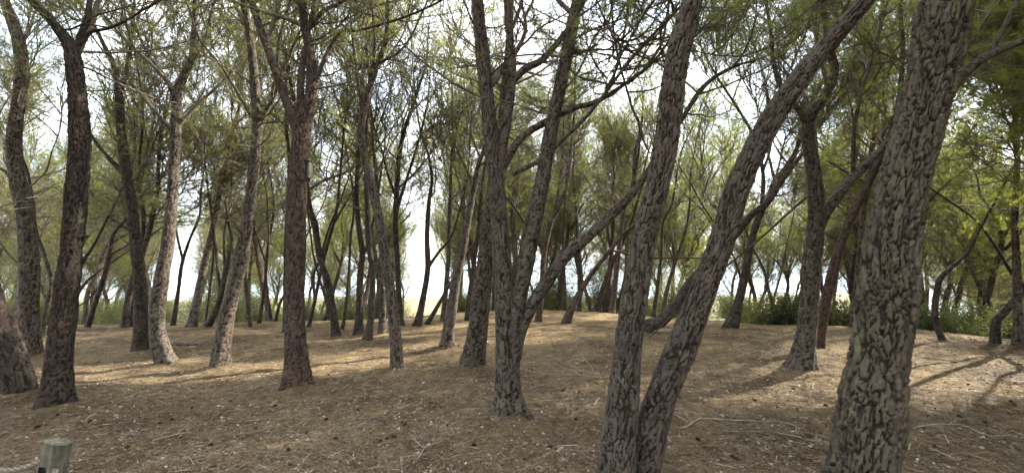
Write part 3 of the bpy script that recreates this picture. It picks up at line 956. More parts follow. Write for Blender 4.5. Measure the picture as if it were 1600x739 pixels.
for d_ in T:
    for st_ in d_['trunks']:
        h_ = ground_hit(st_[0][0], min(st_[0][1], 900), 11)
        if h_ is not None and d_['y'] is None:
            MOUNDS.append((h_[0], h_[1], 0.5 * st_[0][2] * h_[1] / F_PX))
build_ground()
tree_records = []
def build_traced(d, idx):
    g = np.random.default_rng(1000 + idx)
    u0, v0 = d['trunks'][0][0][:2]
    if d['y'] is None:
        hit = ground_hit(u0, min(v0, 900), 15)
        Y0 = hit[1] if hit is not None else 13.0
    else:
        Y0 = d['y']
    lean = g.normal(0, 0.05)
    step = float(np.clip(Y0 / 430 * 0.85, 0.0065, 0.03))
    def to3(pts, Yb, leanv, extend=True, z_foot=None):
        out, rr = [], []
        for i, (u, v, w) in enumerate(pts):
            Y = Yb
            p = ray_at_y(u, v, Y)
            Y = Yb + leanv * max(0, p[2] - 0.0)
            p = ray_at_y(u, v, Y)
            cosf = Y / math.hypot(p[0], Y)
            r = 0.5 * w * Y / F_PX * cosf
            out.append(p); rr.append(max(r, 0.006))
        return np.array(out), np.array(rr)
    trunks3, limbs3 = [], []
    for k, st in enumerate(d['trunks']):
        P, r = to3(st, Y0 + (0.12 * k), lean)
        zg = float(ground_z(P[0][0], P[0][1])[0])
        # sink the foot
        foot = P[0].copy(); foot[2] = zg - 0.12
        if P[0][2] > zg + 0.02:
            P = np.vstack([foot, P]); r = np.concatenate([[r[0] * 1.05], r])
        else:
            P[0] = foot
            keep = [0] + [i for i in range(1, len(P)) if P[i][2] > zg + 0.05]
            P, r = P[keep], r[keep]
        trunks3.append([P, r])
    for st in d['limbs']:
        P, r = to3(st, Y0, lean)
        limbs3.append([P, r])
    base = trunks3[0][0][0].copy(); base[2] = float(ground_z(base[0], base[1])[0])
    # carry the stems on above what was traced
    allst = trunks3 + limbs3
    for k, S in enumerate(allst):
        P, r = S
        dd = unit(P[-1] - P[-2])
        top = P[-1][2] - base[2]
        remain = ((d['H'] + (0.7 if Y0 < 10.5 and d['H'] > 7 else 0)) - top) if k < len(trunks3) else max(0.8, (d['H'] - top) * 0.6)
        if k >= len(trunks3): remain = min(remain, 2.6)
        if remain > 0.6 and r[-1] > 0.012:
            n = max(2, int(remain / 0.6)); q = P[-1]; ex = []; r_end = r[-1]
            for i in range(n):
                dd = unit(dd + g.normal(0, 0.13, 3) + np.array([0, 0, 0.16]))
                q = q + dd * remain / n
                ex.append(q)
            S[0] = np.vstack([P, ex]); S[1] = np.concatenate([r, np.linspace(r_end * 0.92, 0.012, n)])
    root = empty('pine_tree', base)
    tag(root, d['label'], d['cat'], d['group'])
    bm = []
    for k, (P, r) in enumerate(trunks3):
        # finely modelled only as high as the picture shows
        ztop = CAM_H + 0.58 * Y0 * 1.05
        lo = [i for i in range(len(P)) if P[i][2] < ztop]
        cut = min(len(P) - 1, lo[-1] + 1) if lo else len(P) - 1
        tubes = [bark_tube(P[:cut + 1], r[:cut + 1], step, 1.0, idx * 1.7 + k, root=(0.15 if Y0 < 4 or u0 < 40 else 0.55), cell=(0.058 if Y0 < 3 else 0.050 if Y0 < 5.5 else 0.044))]
        if Y0 < 9.6:                                                   # stubs of snapped-off side branches
            Ls_, at_ = stem_samples(P[:cut + 1], 0)
            for q_ in range(int(g.integers(2, 6))):
                f_ = 0.2 + 0.75 * g.random(); p_, d_ = at_(Ls_ * f_)
                rl = float(np.interp(f_, np.linspace(0, 1, cut + 1), r[:cut + 1]))
                az_ = g.random() * 6.283
                o_ = unit(np.array([math.cos(az_), math.sin(az_), 0.25 + 0.5 * g.random()]))
                ln_ = 0.03 + 0.10 * g.random() ** 2; rs_ = min(0.022, rl * 0.22) * (0.6 + 0.6 * g.random())
                S_ = np.array([p_ + o_ * rl * 0.5, p_ + o_ * (rl + ln_ * 0.5), p_ + o_ * (rl + ln_) + g.normal(0, 0.01, 3)])
                tubes.append(bark_tube(S_, np.array([rs_ * 1.9, rs_ * 1.1, rs_ * 0.7]), 0.012, 0.7, idx + q_))
        if cut < len(P) - 1:
            dn = unit(P[cut] - P[cut - 1])
            P2 = np.vstack([[P[cut] - dn * 0.05], P[cut:]]); r2 = np.concatenate([[r[cut] * 0.9], r[cut:]])
            tubes.append(bark_tube(P2, r2 * 0.93, 0.05, 0.6, idx + 50))
        link('trunk', bark_mesh('trunk', tubes, d['mat'], base), root)
    for k, (P, r) in enumerate(limbs3):
        link('limb', bark_mesh('limb', [bark_tube(P, r, max(step, 0.012), 0.7, idx * 2.3 + 9 + k, cell=0.035)], d['mat'], base), root)
    lod = 0 if Y0 < 5 else (1 if Y0 < 9.5 else 2)
    loose = (0.75 if Y0 < 5.5 else (0.85 if Y0 < 9 else 1.5)) * (0.72 if u0 < 630 else 1.0)
    W, N = grow_crown([tuple(s) for s in trunks3 + limbs3], g, d['zc'], d['dens'] * loose * 0.9, lod, d['dry'] * 1.5, True, 1.0, base, None, (1.75 + 0.56 * Y0) if Y0 < 10.5 else 99.0)
    if W: link('twigs', mesh_np('twigs', W[0] - base, W[1], 4, False, mats=[TWIG]), root, 'stuff')
    if N: link('crown', mesh_np('crown', N[0] - base, N[1], 3, False, mats=[NEEDLE]), root)
    tree_records.append((u0, v0, d['label']))
    return root
for i, d in enumerate(T):
    build_traced(d, i)

# ------------------------------------------------------------------ untraced pines: templates, copied
def make_template(seed, H, kind):
    g = np.random.default_rng(seed)
    lean = g.normal(0, 0.16, 2)
    P = [np.array([0, 0, -0.25])]; d = unit(np.array([lean[0], lean[1], 1.0])); q = np.array([0, 0, 0.0])
    n = int(H * 0.62 / 0.55)
    P.append(q)
    for i in range(n):
        d = unit(d + np.append(g.normal(0, 0.13, 2), 0.12)); q = q + d * 0.55; P.append(q)
    P = np.array(P); r = np.linspace(0.13, 0.06, len(P)) * (0.8 + 0.4 * g.random())
    stems = []
    for j in range(3):
        az = j * 2.1 + g.random(); e = P[-1]; dd = unit(np.array([math.cos(az) * 0.6, math.sin(az) * 0.6, 1.0]) + d * 0.4)
        pts = [P[-1 - j]]; e = pts[0]
        for i in range(5):
            dd = unit(dd + g.normal(0, 0.15, 3) + np.array([0, 0, 0.05])); e = e + dd * H * 0.38 / 5; pts.append(e)
        stems.append((np.array(pts), np.linspace(r[-1 - j] * 0.75, 0.015, 6)))
    root = empty('pine_tree', (0, 0, 0))
    z0 = np.zeros(3)
    link('trunk', bark_mesh('trunk', [bark_tube(P, r, 0.04, 0.9, seed * 1.3, root=0.25)], BARK_DARK if seed % 2 else BARK_RED, z0), root)
    for P2, r2 in stems:
        link('limb', bark_mesh('limb', [bark_tube(P2, r2, 0.05, 0.6, seed + 3)], BARK_DARK, z0), root)
    W, N = grow_crown([(P, r)] + stems, g, (1.7, 2.4, 1.3)[kind], 1.2, 2, 0.45, False)
    link('twigs', mesh_np('twigs', W[0], W[1], 4, False, mats=[TWIG]), root, 'stuff')
    link('crown', mesh_np('crown', N[0], N[1], 3, False, mats=[NEEDLE]), root)
    return root
TEMPL = [make_template(20 + i, 7.6, i % 3) for i in range(7)]
_used = set()
placed = []
for u, v, _ in tree_records: pass
def too_close(x, y, dmin):
    for a, b in placed:
        if (a - x) ** 2 + (b - y) ** 2 < dmin * dmin: return True
    return False
def place(x, y, s, label, group, k=None):
    k = k if k is not None else random.randrange(len(TEMPL))
    o = TEMPL[k] if k not in _used else copy_tree(TEMPL[k])
    _used.add(k)
    o.location = (x, y, float(ground_z(x, y)[0]))
    o.rotation_euler = (0, 0, random.random() * 6.283)
    o.scale = (s, s, s * random.uniform(0.92, 1.1))
    tag(o, label, 'pine tree', group)
    placed.append((x, y))
    return o
# far pines on the falling ground behind the crest, seen between the traced trunks
far = []
tries = 0
while len(far) < 140 and tries < 4000:
    tries += 1
    u = random.uniform(-40, 1680)
    if u < 700: Y = random.uniform(14.5, 38)
    elif u < 1000: Y = random.uniform(15.5, 34)
    else: Y = random.uniform(11.5, 32)
    if 262 < u < 312 or 632 < u < 700: continue            # openings towards the sea
    if u < 620 and random.random() < 0.3: continue
    x = (u - 800) / F_PX * Y
    if too_close(x, Y, 1.7 if u > 700 else 1.9): continue
    if Y < 20 and blocks_light(np.array([[x, Y, h] for h in np.arange(3.5, 8, 0.5)]), 0.9): continue
    placed.append((x, Y)); far.append((u, Y, x))
placed = []
marks = sorted([(u, l, s) for u, l, s in MARKS])
far.sort()
cnt = {}
for u, Y, x in far:
    a = [m for m in marks if m[0] <= u]; b = [m for m in marks if m[0] > u]
    key = (a[-1][1] if a else None, b[0][1] if b else None)
    cnt.setdefault(key, []).append((u, Y, x))
ORD = ['first', 'second', 'third', 'fourth', 'fifth', 'sixth', 'seventh', 'eighth', 'ninth', 'tenth', 'eleventh', 'twelfth', 'thirteenth', 'fourteenth', 'fifteenth'] + ['sixteenth', 'seventeenth', 'eighteenth', 'nineteenth', 'twentieth'] + ['twenty %s' % q for q in ('first', 'second', 'third', 'fourth', 'fifth', 'sixth', 'seventh', 'eighth', 'ninth')] + ['thirtieth'] + ['thirty %s' % q for q in ('first', 'second', 'third', 'fourth', 'fifth', 'sixth', 'seventh', 'eighth', 'ninth')]
for (a, b), lst in cnt.items():
    for i, (u, Y, x) in enumerate(sorted(lst)):
        if a and b: where = 'between the %s and the %s' % (a, b)
        elif b: where = 'before the %s' % b
        else: where = 'after the %s' % a
        lab = '%s far pine from the left %s' % (ORD[min(i, 38)], where) if len(lst) > 1 else 'only far pine %s' % where
        place(x, Y, random.uniform(0.85, 1.15), lab, 'far pines on the slope behind the crest')
# pines beside and behind the photograph's frame: they shade the floor the photo shows
side = []
tries = 0
while len(side) < 60 and tries < 5000:
    tries += 1
    ang = random.uniform(R(53), R(300)); rad = random.uniform(3.5, 26) if ang < R(110) else random.uniform(5, 13)
    if ang > R(100) and random.random() < 0.6: continue
    x, y = rad * math.sin(ang), rad * math.cos(ang)
    if abs(x) < 1.26 * y + 1.0: continue
    if math.hypot(x, y) < 5.2: continue
    if too_close(x, y, 2.3): continue
    g0 = np.array([[x, y, h] for h in np.arange(0.3, 8, 0.3)])
    if blocks_light(g0, 0.12): continue
    side.append((x, y)); placed.append((x, y))
def place_unique_side(x, y, i):
    pass
for i, (x, y) in enumerate(side):
    g = np.random.default_rng(5000 + i)
    z = float(ground_z(x, y)[0]); b = np.array([x, y, z])
    sunward = 0 < math.degrees(math.atan2(x, y)) < 105
    if sunward:
        n = 9; pts = [b + [0, 0, -0.2], b]; q = b.copy(); dd = unit(np.append(g.normal(0, 0.12, 2), 1.0))
        for k in range(n):
            dd = unit(dd + np.append(g.normal(0, 0.1, 2), 0.1)); q = q + dd * 0.85; pts.append(q)
        P = np.array(pts); r = np.linspace(0.15, 0.02, len(P))
        root = empty('pine_tree', b)
        tag(root, 'pine outside the frame on the sunny side, casting shade over the needle floor', 'pine tree', 'pines beside the view on the sunny side')
        link('trunk', bark_mesh('trunk', [bark_tube(P, r, 0.05, 0.9, i * 1.3, root=0.25)], BARK_DARK, b), root)
        W, N = grow_crown([(P, r)], g, 1.5, 2.1, 3, 0.06, True, 1.15, b)
        if W: link('twigs', mesh_np('twigs', W[0] - b, W[1], 4, False, mats=[TWIG]), root, 'stuff')
        if N: link('crown', mesh_np('crown', N[0] - b, N[1], 3, False, mats=[NEEDLE]), root)
    else:
        place(x, y, random.uniform(0.95, 1.2), 'pine outside the frame behind or beside the viewer', 'pines around the viewer')
for k in range(len(TEMPL)):
    if k not in _used:
        for c in list(TEMPL[k].children): bpy.data.objects.remove(c)
        bpy.data.objects.remove(TEMPL[k])
# ------------------------------------------------------------------ shrubs behind the crest
def make_shrub(seed, h, w, nleaf, mat):
    g = np.random.default_rng(seed)
    root = empty('shrub', (0, 0, 0))
    p0, p1, r0, r1, tips = [], [], [], [], []
    for s in range(34):
        az = g.random() * 6.283; el = R(25 + 60 * g.random())
        d = np.array([math.cos(az) * math.cos(el), math.sin(az) * math.cos(el), math.sin(el)])
        q = np.array([d[0] * 0.1, d[1] * 0.1, -0.1]); L = h * (0.6 + 0.5 * g.random())
        for i in range(6):
            d = unit(d + g.normal(0, 0.2, 3)); q2 = q + d * np.array([w / h, w / h, 1]) * L / 6
            p0.append(q); p1.append(q2); r0.append(0.02 * (1 - i / 7)); r1.append(0.02 * (1 - (i + 1) / 7)); q = q2
            if i > 0:
                for b in range(3):
                    e = q + unit(g.normal(size=3)) * (0.16 + 0.16 * g.random()) * h / 1.5
                    p0.append(q); p1.append(e); r0.append(0.006); r1.append(0.003); tips.append(e)
    V, F = segs_mesh(np.array(p0), np.array(p1), np.array(r0), np.array(r1), 3)
    link('stems', mesh_np('stems', V, F, 4, mats=[TWIG]), root, 'stuff')
    tips = np.array(tips); n = nleaf
    c = tips[g.integers(len(tips), size=n)] + g.normal(0, 0.085 * h / 1.5, (n, 3))
    c[:, 2] = np.maximum(c[:, 2], 0.03)
    d = unit(g.normal(size=(n, 3)) + np.array([0, 0, 0.3])); s = unit(np.cross(d, g.normal(size=(n, 3))))
    ln = (0.045 + 0.035 * g.random((n, 1))); wd = ln * 0.28
    V = np.stack([c - d * ln * 0.5, c + s * wd, c + d * ln * 0.5, c - s * wd], 1).reshape(-1, 3)
    link('foliage', mesh_np('foliage', V, np.arange(n * 4).reshape(-1, 4), 4, mats=[mat]), root)
    return root
SHR = [make_shrub(1, 1.5, 1.5, 9000, LEAF), make_shrub(2, 2.4, 2.4, 11000, LEAF), make_shrub(3, 1.1, 1.5, 8000, LEAF), make_shrub(4, 2.6, 2.2, 12000, LEAF)]
_su = set()
def shrub(k, u, Y, s, label, group=None, sink=0.0):
    o = SHR[k] if k not in _su else copy_tree(SHR[k]); _su.add(k)
    x = (u - 800) / F_PX * Y
    o.location = (x, Y, float(ground_z(x, Y)[0]) - sink); o.scale = (s, s, s)
    o.rotation_euler = (0, 0, random.random() * 6.28)
    tag(o, label, 'shrub', group)
shrub(0, 1222, 12.6, 0.85, 'green bush behind the ground edge, left of the Y forked pine foot')
shrub(2, 1305, 12.4, 0.95, 'green bush low between the Y forked pine and the huge furrowed trunk')
shrub(2, 1455, 12.0, 0.9, 'yellow green bush right of the huge furrowed trunk')
shrub(0, 1500, 13.0, 1.0, 'leafy green bush between the crooked trunk and the elbowed trunk')
shrub(0, 1575, 12.6, 1.05, 'green bush behind the thick elbowed trunk at the right edge')
shrub(2, 1640, 12.4, 1.0, 'bush at the right edge beyond the pale upright trunk')
shrub(2, 1160, 14.0, 0.8, 'pale bush behind the dug earth of the dark leaning pine')
lu = []
for t in range(900):
    u = random.uniform(-60, 1680); Y = random.uniform(17, 44)
    if u > 1150 and random.random() < 0.85: continue
    x = (u - 800) / F_PX * Y
    if 255 < u < 312 or 632 < u < 705: continue
    if any((x - a) ** 2 + (Y - b) ** 2 < 5.0 for a, b, _ in lu): continue
    lu.append((x, Y, u))
    if len(lu) >= 95: break
lu.sort(key=lambda q: q[2])
cn2 = {}
for x, Y, u in lu:
    b = [m for m in marks if m[0] > u]; a = [m for m in marks if m[0] <= u]
    cn2.setdefault((a[-1][1] if a else None, b[0][1] if b else None), []).append((u, Y))
for (a, b), lst in cn2.items():
    for i, (u, Y) in enumerate(sorted(lst)):
        w = 'between %s and %s' % (a, b) if a and b else ('before the %s' % b if b else 'after the %s' % a)
        shrub(random.choice([1, 3, 3, 0]), u, Y, random.uniform(0.55, 0.95), '%s scrub bush from left, %s' % (ORD[i], w), 'scrub bushes beyond the crest')

# ------------------------------------------------------------------ things on the floor
def gh(u, v):
    p = ground_hit(u, v, 14)
    x, y = p[0], p[1]
    return np.array([x, y, float(ground_z(x, y)[0])])

def fallen_branch(pts, w, label, side=6, seed=0, mat=None, side_len=0.4, rise=0.015):
    w = w * 0.8
    g = np.random.default_rng(seed)
    P = np.array([gh(u, v) for u, v in pts])
    base = P[0].copy()
    C, rr = resample(P, np.linspace(w, w * 0.3, len(P)), 0.12)
    C = C + np.append(g.normal(0, 0.010, (len(C), 2)), np.zeros((len(C), 1)), axis=1)
    C[:, 2] = ground_z(C[:, 0], C[:, 1]) + rr * 0.6 + rise * np.abs(np.sin(np.linspace(0, 3.1, len(C))))
    V, F = tube_simple(C - base, rr, 6, 0.06)
    root = empty('fallen_branch', base)
    tag(root, label, 'branch', 'fallen branches on the needle floor')
    link('stem', mesh_np('stem', V, F, 4, True, mats=[mat or TWIG_PALE]), root)
    p0, p1, r0, r1 = [], [], [], []
    for k in range(side):
        i = g.integers(1, len(C) - 1); q = C[i] - base
        d = unit(C[i + 1] - C[i]); a = g.choice([-1, 1]) * (0.4 + 0.6 * g.random())
        d = unit(np.array([d[0] * math.cos(a) - d[1] * math.sin(a), d[0] * math.sin(a) + d[1] * math.cos(a), 0.05 + 0.35 * g.random()]))
        L = side_len * (0.4 + 0.9 * g.random())
        for s in range(4):
            q2 = q + d * L / 4
            gz = float(ground_z(q2[0] + base[0], q2[1] + base[1])[0]) - base[2] + 0.006
            q2[2] = max(q2[2], gz)
            rA = w * 0.42 * (1 - s / 5)
            p0.append(q); p1.append(q2); r0.append(rA); r1.append(rA * 0.75); q = q2
            d = unit(d + g.normal(0, 0.22, 3) - np.array([0, 0, 0.12]))
            if s > 0 and g.random() < 0.8:
                e = q2 + unit(d + g.normal(0, 0.6, 3) * np.array([1, 1, 0.4])) * L * 0.3
                e[2] = max(e[2], float(ground_z(e[0] + base[0], e[1] + base[1])[0]) - base[2] + 0.004)
                p0.append(q2); p1.append(e); r0.append(rA * 0.5); r1.append(rA * 0.25)
    V, F = segs_mesh(np.array(p0), np.array(p1), np.array(r0), np.array(r1), 4)
    link('side_twigs', mesh_np('side_twigs', V, F, 4, mats=[mat or TWIG_PALE]), root)
fallen_branch([(1060, 674), (1095, 663), (1140, 661), (1190, 664), (1225, 661)], 0.014, 'long pale curved stick right of the leaning twin trunk', 4, 1)
fallen_branch([(1120, 678), (1150, 681), (1180, 684), (1208, 690), (1222, 692)], 0.011, 'dark forked stick lying below the long pale curved one', 6, 2, TWIG)
fallen_branch([(1112, 727), (1140, 732), (1168, 740)], 0.010, 'straight stick at the bottom right of the twin trunks', 1, 3)
fallen_branch([(1228, 664), (1246, 676), (1250, 684)], 0.007, 'small bent pale twig left of the huge furrowed trunk', 2, 4, None, 0.12)
fallen_branch([(1425, 668), (1460, 665), (1500, 668), (1530, 682), (1555, 688), (1560, 682)], 0.012, 'long thin stick ending in a hook right of the huge furrowed trunk', 4, 5)
fallen_branch([(1420, 629), (1450, 636), (1475, 640)], 0.010, 'short stick in the shade under the sunny patch at right', 2, 6)
fallen_branch([(955, 590), (935, 592), (905, 588), (875, 590), (862, 594)], 0.013, 'bare branched bough touching the upright twin trunk', 16, 7, None, 0.75)
fallen_branch([(935, 592), (915, 565), (895, 540), (885, 532)], 0.008, 'thin dry bough pointing up the mound, right of the big central pine', 6, 8, None, 0.3)
fallen_branch([(828, 610), (848, 604), (862, 598)], 0.008, 'short pale stick just right of the big central pine', 2, 9, None, 0.2)
fallen_branch([(235, 540), (262, 541), (290, 540), (318, 538)], 0.030, 'dark rotten bough lying behind the pale curved foot pine', 8, 10, TWIG, 0.6)
fallen_branch([(262, 541), (280, 530), (298, 523)], 0.014, 'pale stick propped over the dark rotten bough', 3, 11, None, 0.5)
fallen_branch([(382, 515), (400, 516), (418, 514)], 0.022, 'dark bough on the crest right of the sun edged slanting pine', 4, 12, TWIG, 0.4)
fallen_branch([(612, 585), (622, 577), (632, 572)], 0.012, 'pale stick leaning at the foot of the S curved trunk', 2, 13, None, 0.25)
fallen_branch([(560, 606), (572, 602), (585, 601)], 0.008, 'small twig left of the S curved trunk foot', 3, 14, None, 0.2)
fallen_branch([(655, 720), (662, 705), (668, 695)], 0.010, 'forked twig upright in the foreground litter left of the central pine', 5, 15, None, 0.3)
fallen_branch([(1150, 560), (1180, 552), (1200, 550), (1226, 556)], 0.012, 'brushy stick left of the Y forked pine foot', 8, 16, None, 0.3)
fallen_branch([(380, 660), (420, 658), (455, 664)], 0.007, 'thin twig in front of the reddish nest box trunk', 5, 17, None, 0.25)
fallen_branch([(240, 690), (275, 683), (300, 676)], 0.009, 'pale twig on the shaded floor at lower left', 4, 18, None, 0.25)
fallen_branch([(1010, 517), (1030, 512), (1048, 514)], 0.030, 'dark broken bough at the foot of the low bowed trunk', 3, 19, TWIG, 0.3)
fallen_branch([(915, 509), (940, 512), (960, 514)], 0.014, 'thin brushwood on the mound left of the upright twin trunk', 8, 20, TWIG, 0.4)

# pine cones: the dark specks on the floor
def cone_mesh():
    V, F = [], []; n = 0
    rows = 11
    for i in range(rows):
        t = (i + 0.5) / rows; rad = 0.021 * math.sin(math.pi * (0.12 + 0.80 * t)) + 0.003; z = t * 0.075
        m = 9
        for j in range(m):
            a = 2 * math.pi * (j + 0.5 * (i % 2)) / m
            c, s = math.cos(a), math.sin(a); tx, ty = -s, c
            w = rad * 0.42
            p = [(c * rad * 0.35, s * rad * 0.35, z), (c * rad + tx * w, s * rad + ty * w, z + 0.002), (c * rad * 1.22, s * rad * 1.22, z + 0.009), (c * rad - tx * w, s * rad - ty * w, z + 0.002), (c * rad * 0.9, s * rad * 0.9, z + 0.012)]
            V += p; F += [(n, n + 1, n + 2), (n, n + 2, n + 3), (n + 1, n + 4, n + 2), (n + 2, n + 4, n + 3), (n + 1, n, n + 4), (n, n + 3, n + 4)]; n += 5
    return mesh_np('pine_cone', [(x, y, z - 0.037) for x, y, z in V], F, 3, mats=[CONE_M])
cm = cone_mesh()
cpx = [(525, 694), (594, 690), (604, 685), (615, 684), (628, 664), (632, 668), (250, 660), (268, 655), (400, 672), (140, 662), (330, 700), (450, 712), (700, 668), (1062, 625), (1146, 718), (1152, 722),
       (1290, 640), (1500, 650), (880, 609), (1540, 660), (200, 700), (60, 668), (90, 654), (560, 640), (510, 655), (360, 630), (680, 640), (740, 700), (860, 700), (900, 660), (905, 612), (1090, 690), (1240, 610), (1180, 630), (430, 640), (300, 640), (480, 680), (820, 720), (1460, 700), (1580, 630)]
for (u, v) in cpx:
    p = gh(u, v)
    o = link('pine_cone', cm)
    o.location = (p[0], p[1], p[2] + 0.010); o.rotation_euler = (random.uniform(1.2, 1.9), random.uniform(-0.3, 0.3), random.random() * 6.28)
    s = random.uniform(0.42, 0.68); o.scale = (s, s, s)
    tag(o, 'small dark open pine cone lying on the needle litter', 'pine cone', 'pine cones scattered over the floor')

# needle litter: real fallen needles, bark flakes and bits of twig over the near floor
def litter(name, n, ln, wd, mat, seed, ymax=10.5, lift=0.006, curve=False, chip=False):
    g = np.random.default_rng(seed)
    Y = 1.9 * (ymax / 1.9) ** (g.random(n) ** 0.9)
    X = (g.random(n) * 2 - 1) * 1.38 * Y
    Z = ground_z(X, Y) + g.random(n) * lift + 0.001
    a = g.random(n) * math.pi
    L = ln * (0.5 + g.random(n)); k = 1 + Y * 0.10
    d = np.stack([np.cos(a), np.sin(a), g.normal(0, 0.16, n)], 1) * L[:, None] * 0.5
    s = np.stack([-np.sin(a), np.cos(a), g.normal(0, 0.5, n)], 1) * (wd * k)[:, None] * 0.5
    c = np.stack([X, Y, Z], 1)
    if chip:
        V = np.stack([c - d, c + s * 0.9 - d * 0.2, c + d * 0.9 + s * 0.3, c - s], 1).reshape(-1, 3)
    else:
        V = np.stack([c - d - s, c - d + s, c + d + s * 0.5, c + d - s * 0.5], 1).reshape(-1, 3)
    o = link(name, mesh_np(name, V, np.arange(n * 4).reshape(-1, 4), 4, mats=[mat]))
    o['label'] = {'needle_litter': 'fallen brown and straw pine needles covering the floor', 'twig_litter': 'short thin dry twigs strewn over the needle floor', 'bark_litter': 'flakes of bark and bits of dry twig lying in the needles'}[name]
    o['category'] = 'litter'; o['kind'] = 'stuff'
def litter_mat(name, stops):
    m, t, o = new_mat(name)
    p = t.nodes.new('ShaderNodeBsdfPrincipled'); p.inputs['Roughness'].default_value = 0.8; p.inputs['Specular IOR Level'].default_value = 0.25
    gm = t.nodes.new('ShaderNodeNewGeometry')
    rp = ramp(t, stops); t.links.new(gm.outputs['Random Per Island'], rp.inputs['Fac'])
    t.links.new(rp.outputs['Color'], p.inputs['Base Color'])
    t.links.new(p.outputs['BSDF'], o.inputs['Surface'])
    return m
litter('needle_litter', 230000, 0.080, 0.0020, litter_mat('fallen_needles', [(0.0, (0.085, 0.060, 0.038)), (0.45, (0.18, 0.127, 0.082)), (0.8, (0.28, 0.215, 0.14)), (1.0, (0.41, 0.34, 0.24))]), 1)
litter('bark_litter', 26000, 0.034, 0.014, litter_mat('bark_flakes', [(0.0, (0.05, 0.034, 0.025)), (0.5, (0.16, 0.11, 0.08)), (0.8, (0.28, 0.22, 0.16)), (1.0, (0.46, 0.40, 0.31))]), 2, 9.0, 0.010, chip=True)

litter('twig_litter', 2600, 0.15, 0.0055, litter_mat('twig_bits', [(0.0, (0.05, 0.036, 0.027)), (0.6, (0.15, 0.115, 0.085)), (1.0, (0.42, 0.36, 0.27))]), 3, 10.5, 0.012)
# sparse grass blades
g = np.random.default_rng(77)
V = []
for (u, v, n, sp) in [(638, 574, 60, 0.16), (470, 640, 26, 0.3), (1240, 700, 40, 0.25), (585, 628, 30, 0.25), (640, 640, 40, 0.25), (1010, 700, 30, 0.2), (420, 560, 40, 0.5), (180, 600, 40, 0.5), (80, 700, 26, 0.3)]:
    b = gh(u, v)
    for i in range(n):
        x, y = b[0] + g.normal(0, sp), b[1] + g.normal(0, sp); z = float(ground_z(x, y)[0])
        a = g.random() * 6.28; L = 0.03 + 0.05 * g.random(); t = np.array([math.cos(a), math.sin(a)]) * L * 0.6
        s = np.array([-math.sin(a), math.cos(a)]) * 0.0022
        V += [(x - s[0], y - s[1], z), (x + s[0], y + s[1], z), (x + t[0], y + t[1], z + L)]
o = link('grass', mesh_np('grass', V, np.arange(len(V)).reshape(-1, 3), 3, mats=[LEAF]), kind='stuff')
o['label'] = 'sparse short green grass blades in the needle floor'; o['category'] = 'grass'

# creeper at the foot of the twin trunks
b0 = gh(992, 745)
V, p0, p1 = [], [], []
for k in range(5):
    q = b0 + np.array([g.normal(0, 0.05), -0.14 + g.normal(0, 0.02), 0.0]); d = np.array([g.normal(0, 0.2), 0.0, 1.0])
    for i in range(9):
        d = unit(d + g.normal(0, 0.25, 3) * np.array([1, 0.15, 0.5]) + np.array([0, 0.05, 0.15]))
        q2 = q + d * 0.055; p0.append(q); p1.append(q2); q = q2
        for j in range(2):
            c = q + g.normal(0, 0.022, 3) + np.array([0, -0.012, 0]); a = unit(g.normal(size=3) + np.array([0, 0, 0.6])); s = unit(np.cross(a, g.normal(size=3))) * 0.013; L = 0.038
            V += [c, c + a * L * 0.4 + s, c + a * L, c + a * L * 0.4 - s]
root = empty('ivy_plant', b0)
tag(root, 'small green creeper climbing between the feet of the twin trunks', 'plant')
W_, F_ = segs_mesh(np.array(p0) - b0, np.array(p1) - b0, np.full(len(p0), 0.0025), np.full(len(p0), 0.002), 4)
link('stems', mesh_np('stems', W_, F_, 4, mats=[TWIG]), root)
link('foliage', mesh_np('foliage', np.array(V) - b0, np.arange(len(V)).reshape(-1, 4), 4, mats=[LEAF]), root)

# ------------------------------------------------------------------ wooden post and rope, lower left
def bm_mesh(name, verts, faces, mats, bevel=0.0, smooth=False):
    import bmesh
    bm = bmesh.new()
    vv = [bm.verts.new(v) for v in verts]
    for f in faces: bm.faces.new([vv[i] for i in f])
    bmesh.ops.recalc_face_normals(bm, faces=bm.faces)
    if bevel: bmesh.ops.bevel(bm, geom=list(bm.edges), offset=bevel, segments=2, affect='EDGES', profile=0.6)
    me = bpy.data.meshes.new(name); bm.to_mesh(me); bm.free()
    for m in mats: me.materials.append(m)
    if smooth:
        for p in me.polygons: p.use_smooth = True
    return me
def wood_mat():
    m, t, o = new_mat('weathered_post_wood')
    p = t.nodes.new('ShaderNodeBsdfPrincipled'); p.inputs['Roughness'].default_value = 0.85
    gg = t.nodes.new('ShaderNodeTexCoord'); mm = t.nodes.new('ShaderNodeMapping'); mm.inputs['Scale'].default_value = (60, 60, 5)
    t.links.new(gg.outputs['Object'], mm.inputs['Vector'])
    n = noise(t, mm.outputs['Vector'], 1.0, 5, 0.65); n2 = noise(t, gg.outputs['Object'], 14, 3)
    rp = ramp(t, [(0.3, (0.085, 0.075, 0.058)), (0.7, (0.24, 0.215, 0.175))]); t.links.new(n, rp.inputs['Fac'])
    r2 = ramp(t, [(0.4, (0.68, 0.7, 0.62)), (0.65, (1.15, 1.12, 1.08))]); t.links.new(n2, r2.inputs['Fac'])
    t.links.new(mixc(t, 1.0, rp.outputs['Color'], r2.outputs['Color'], 'MULTIPLY'), p.inputs['Base Color'])
    b = t.nodes.new('ShaderNodeBump'); b.inputs['Strength'].default_value = 0.5; b.inputs['Distance'].default_value = 0.004
    t.links.new(n, b.inputs['Height']); t.links.new(b.outputs['Normal'], p.inputs['Normal'])
    t.links.new(p.outputs['BSDF'], o.inputs['Surface'])
    return m
PW = wood_mat()
Yp = 2.15
top = ray_at_y(91, 689, Yp); lowp = ray_at_y(80, 745, Yp)
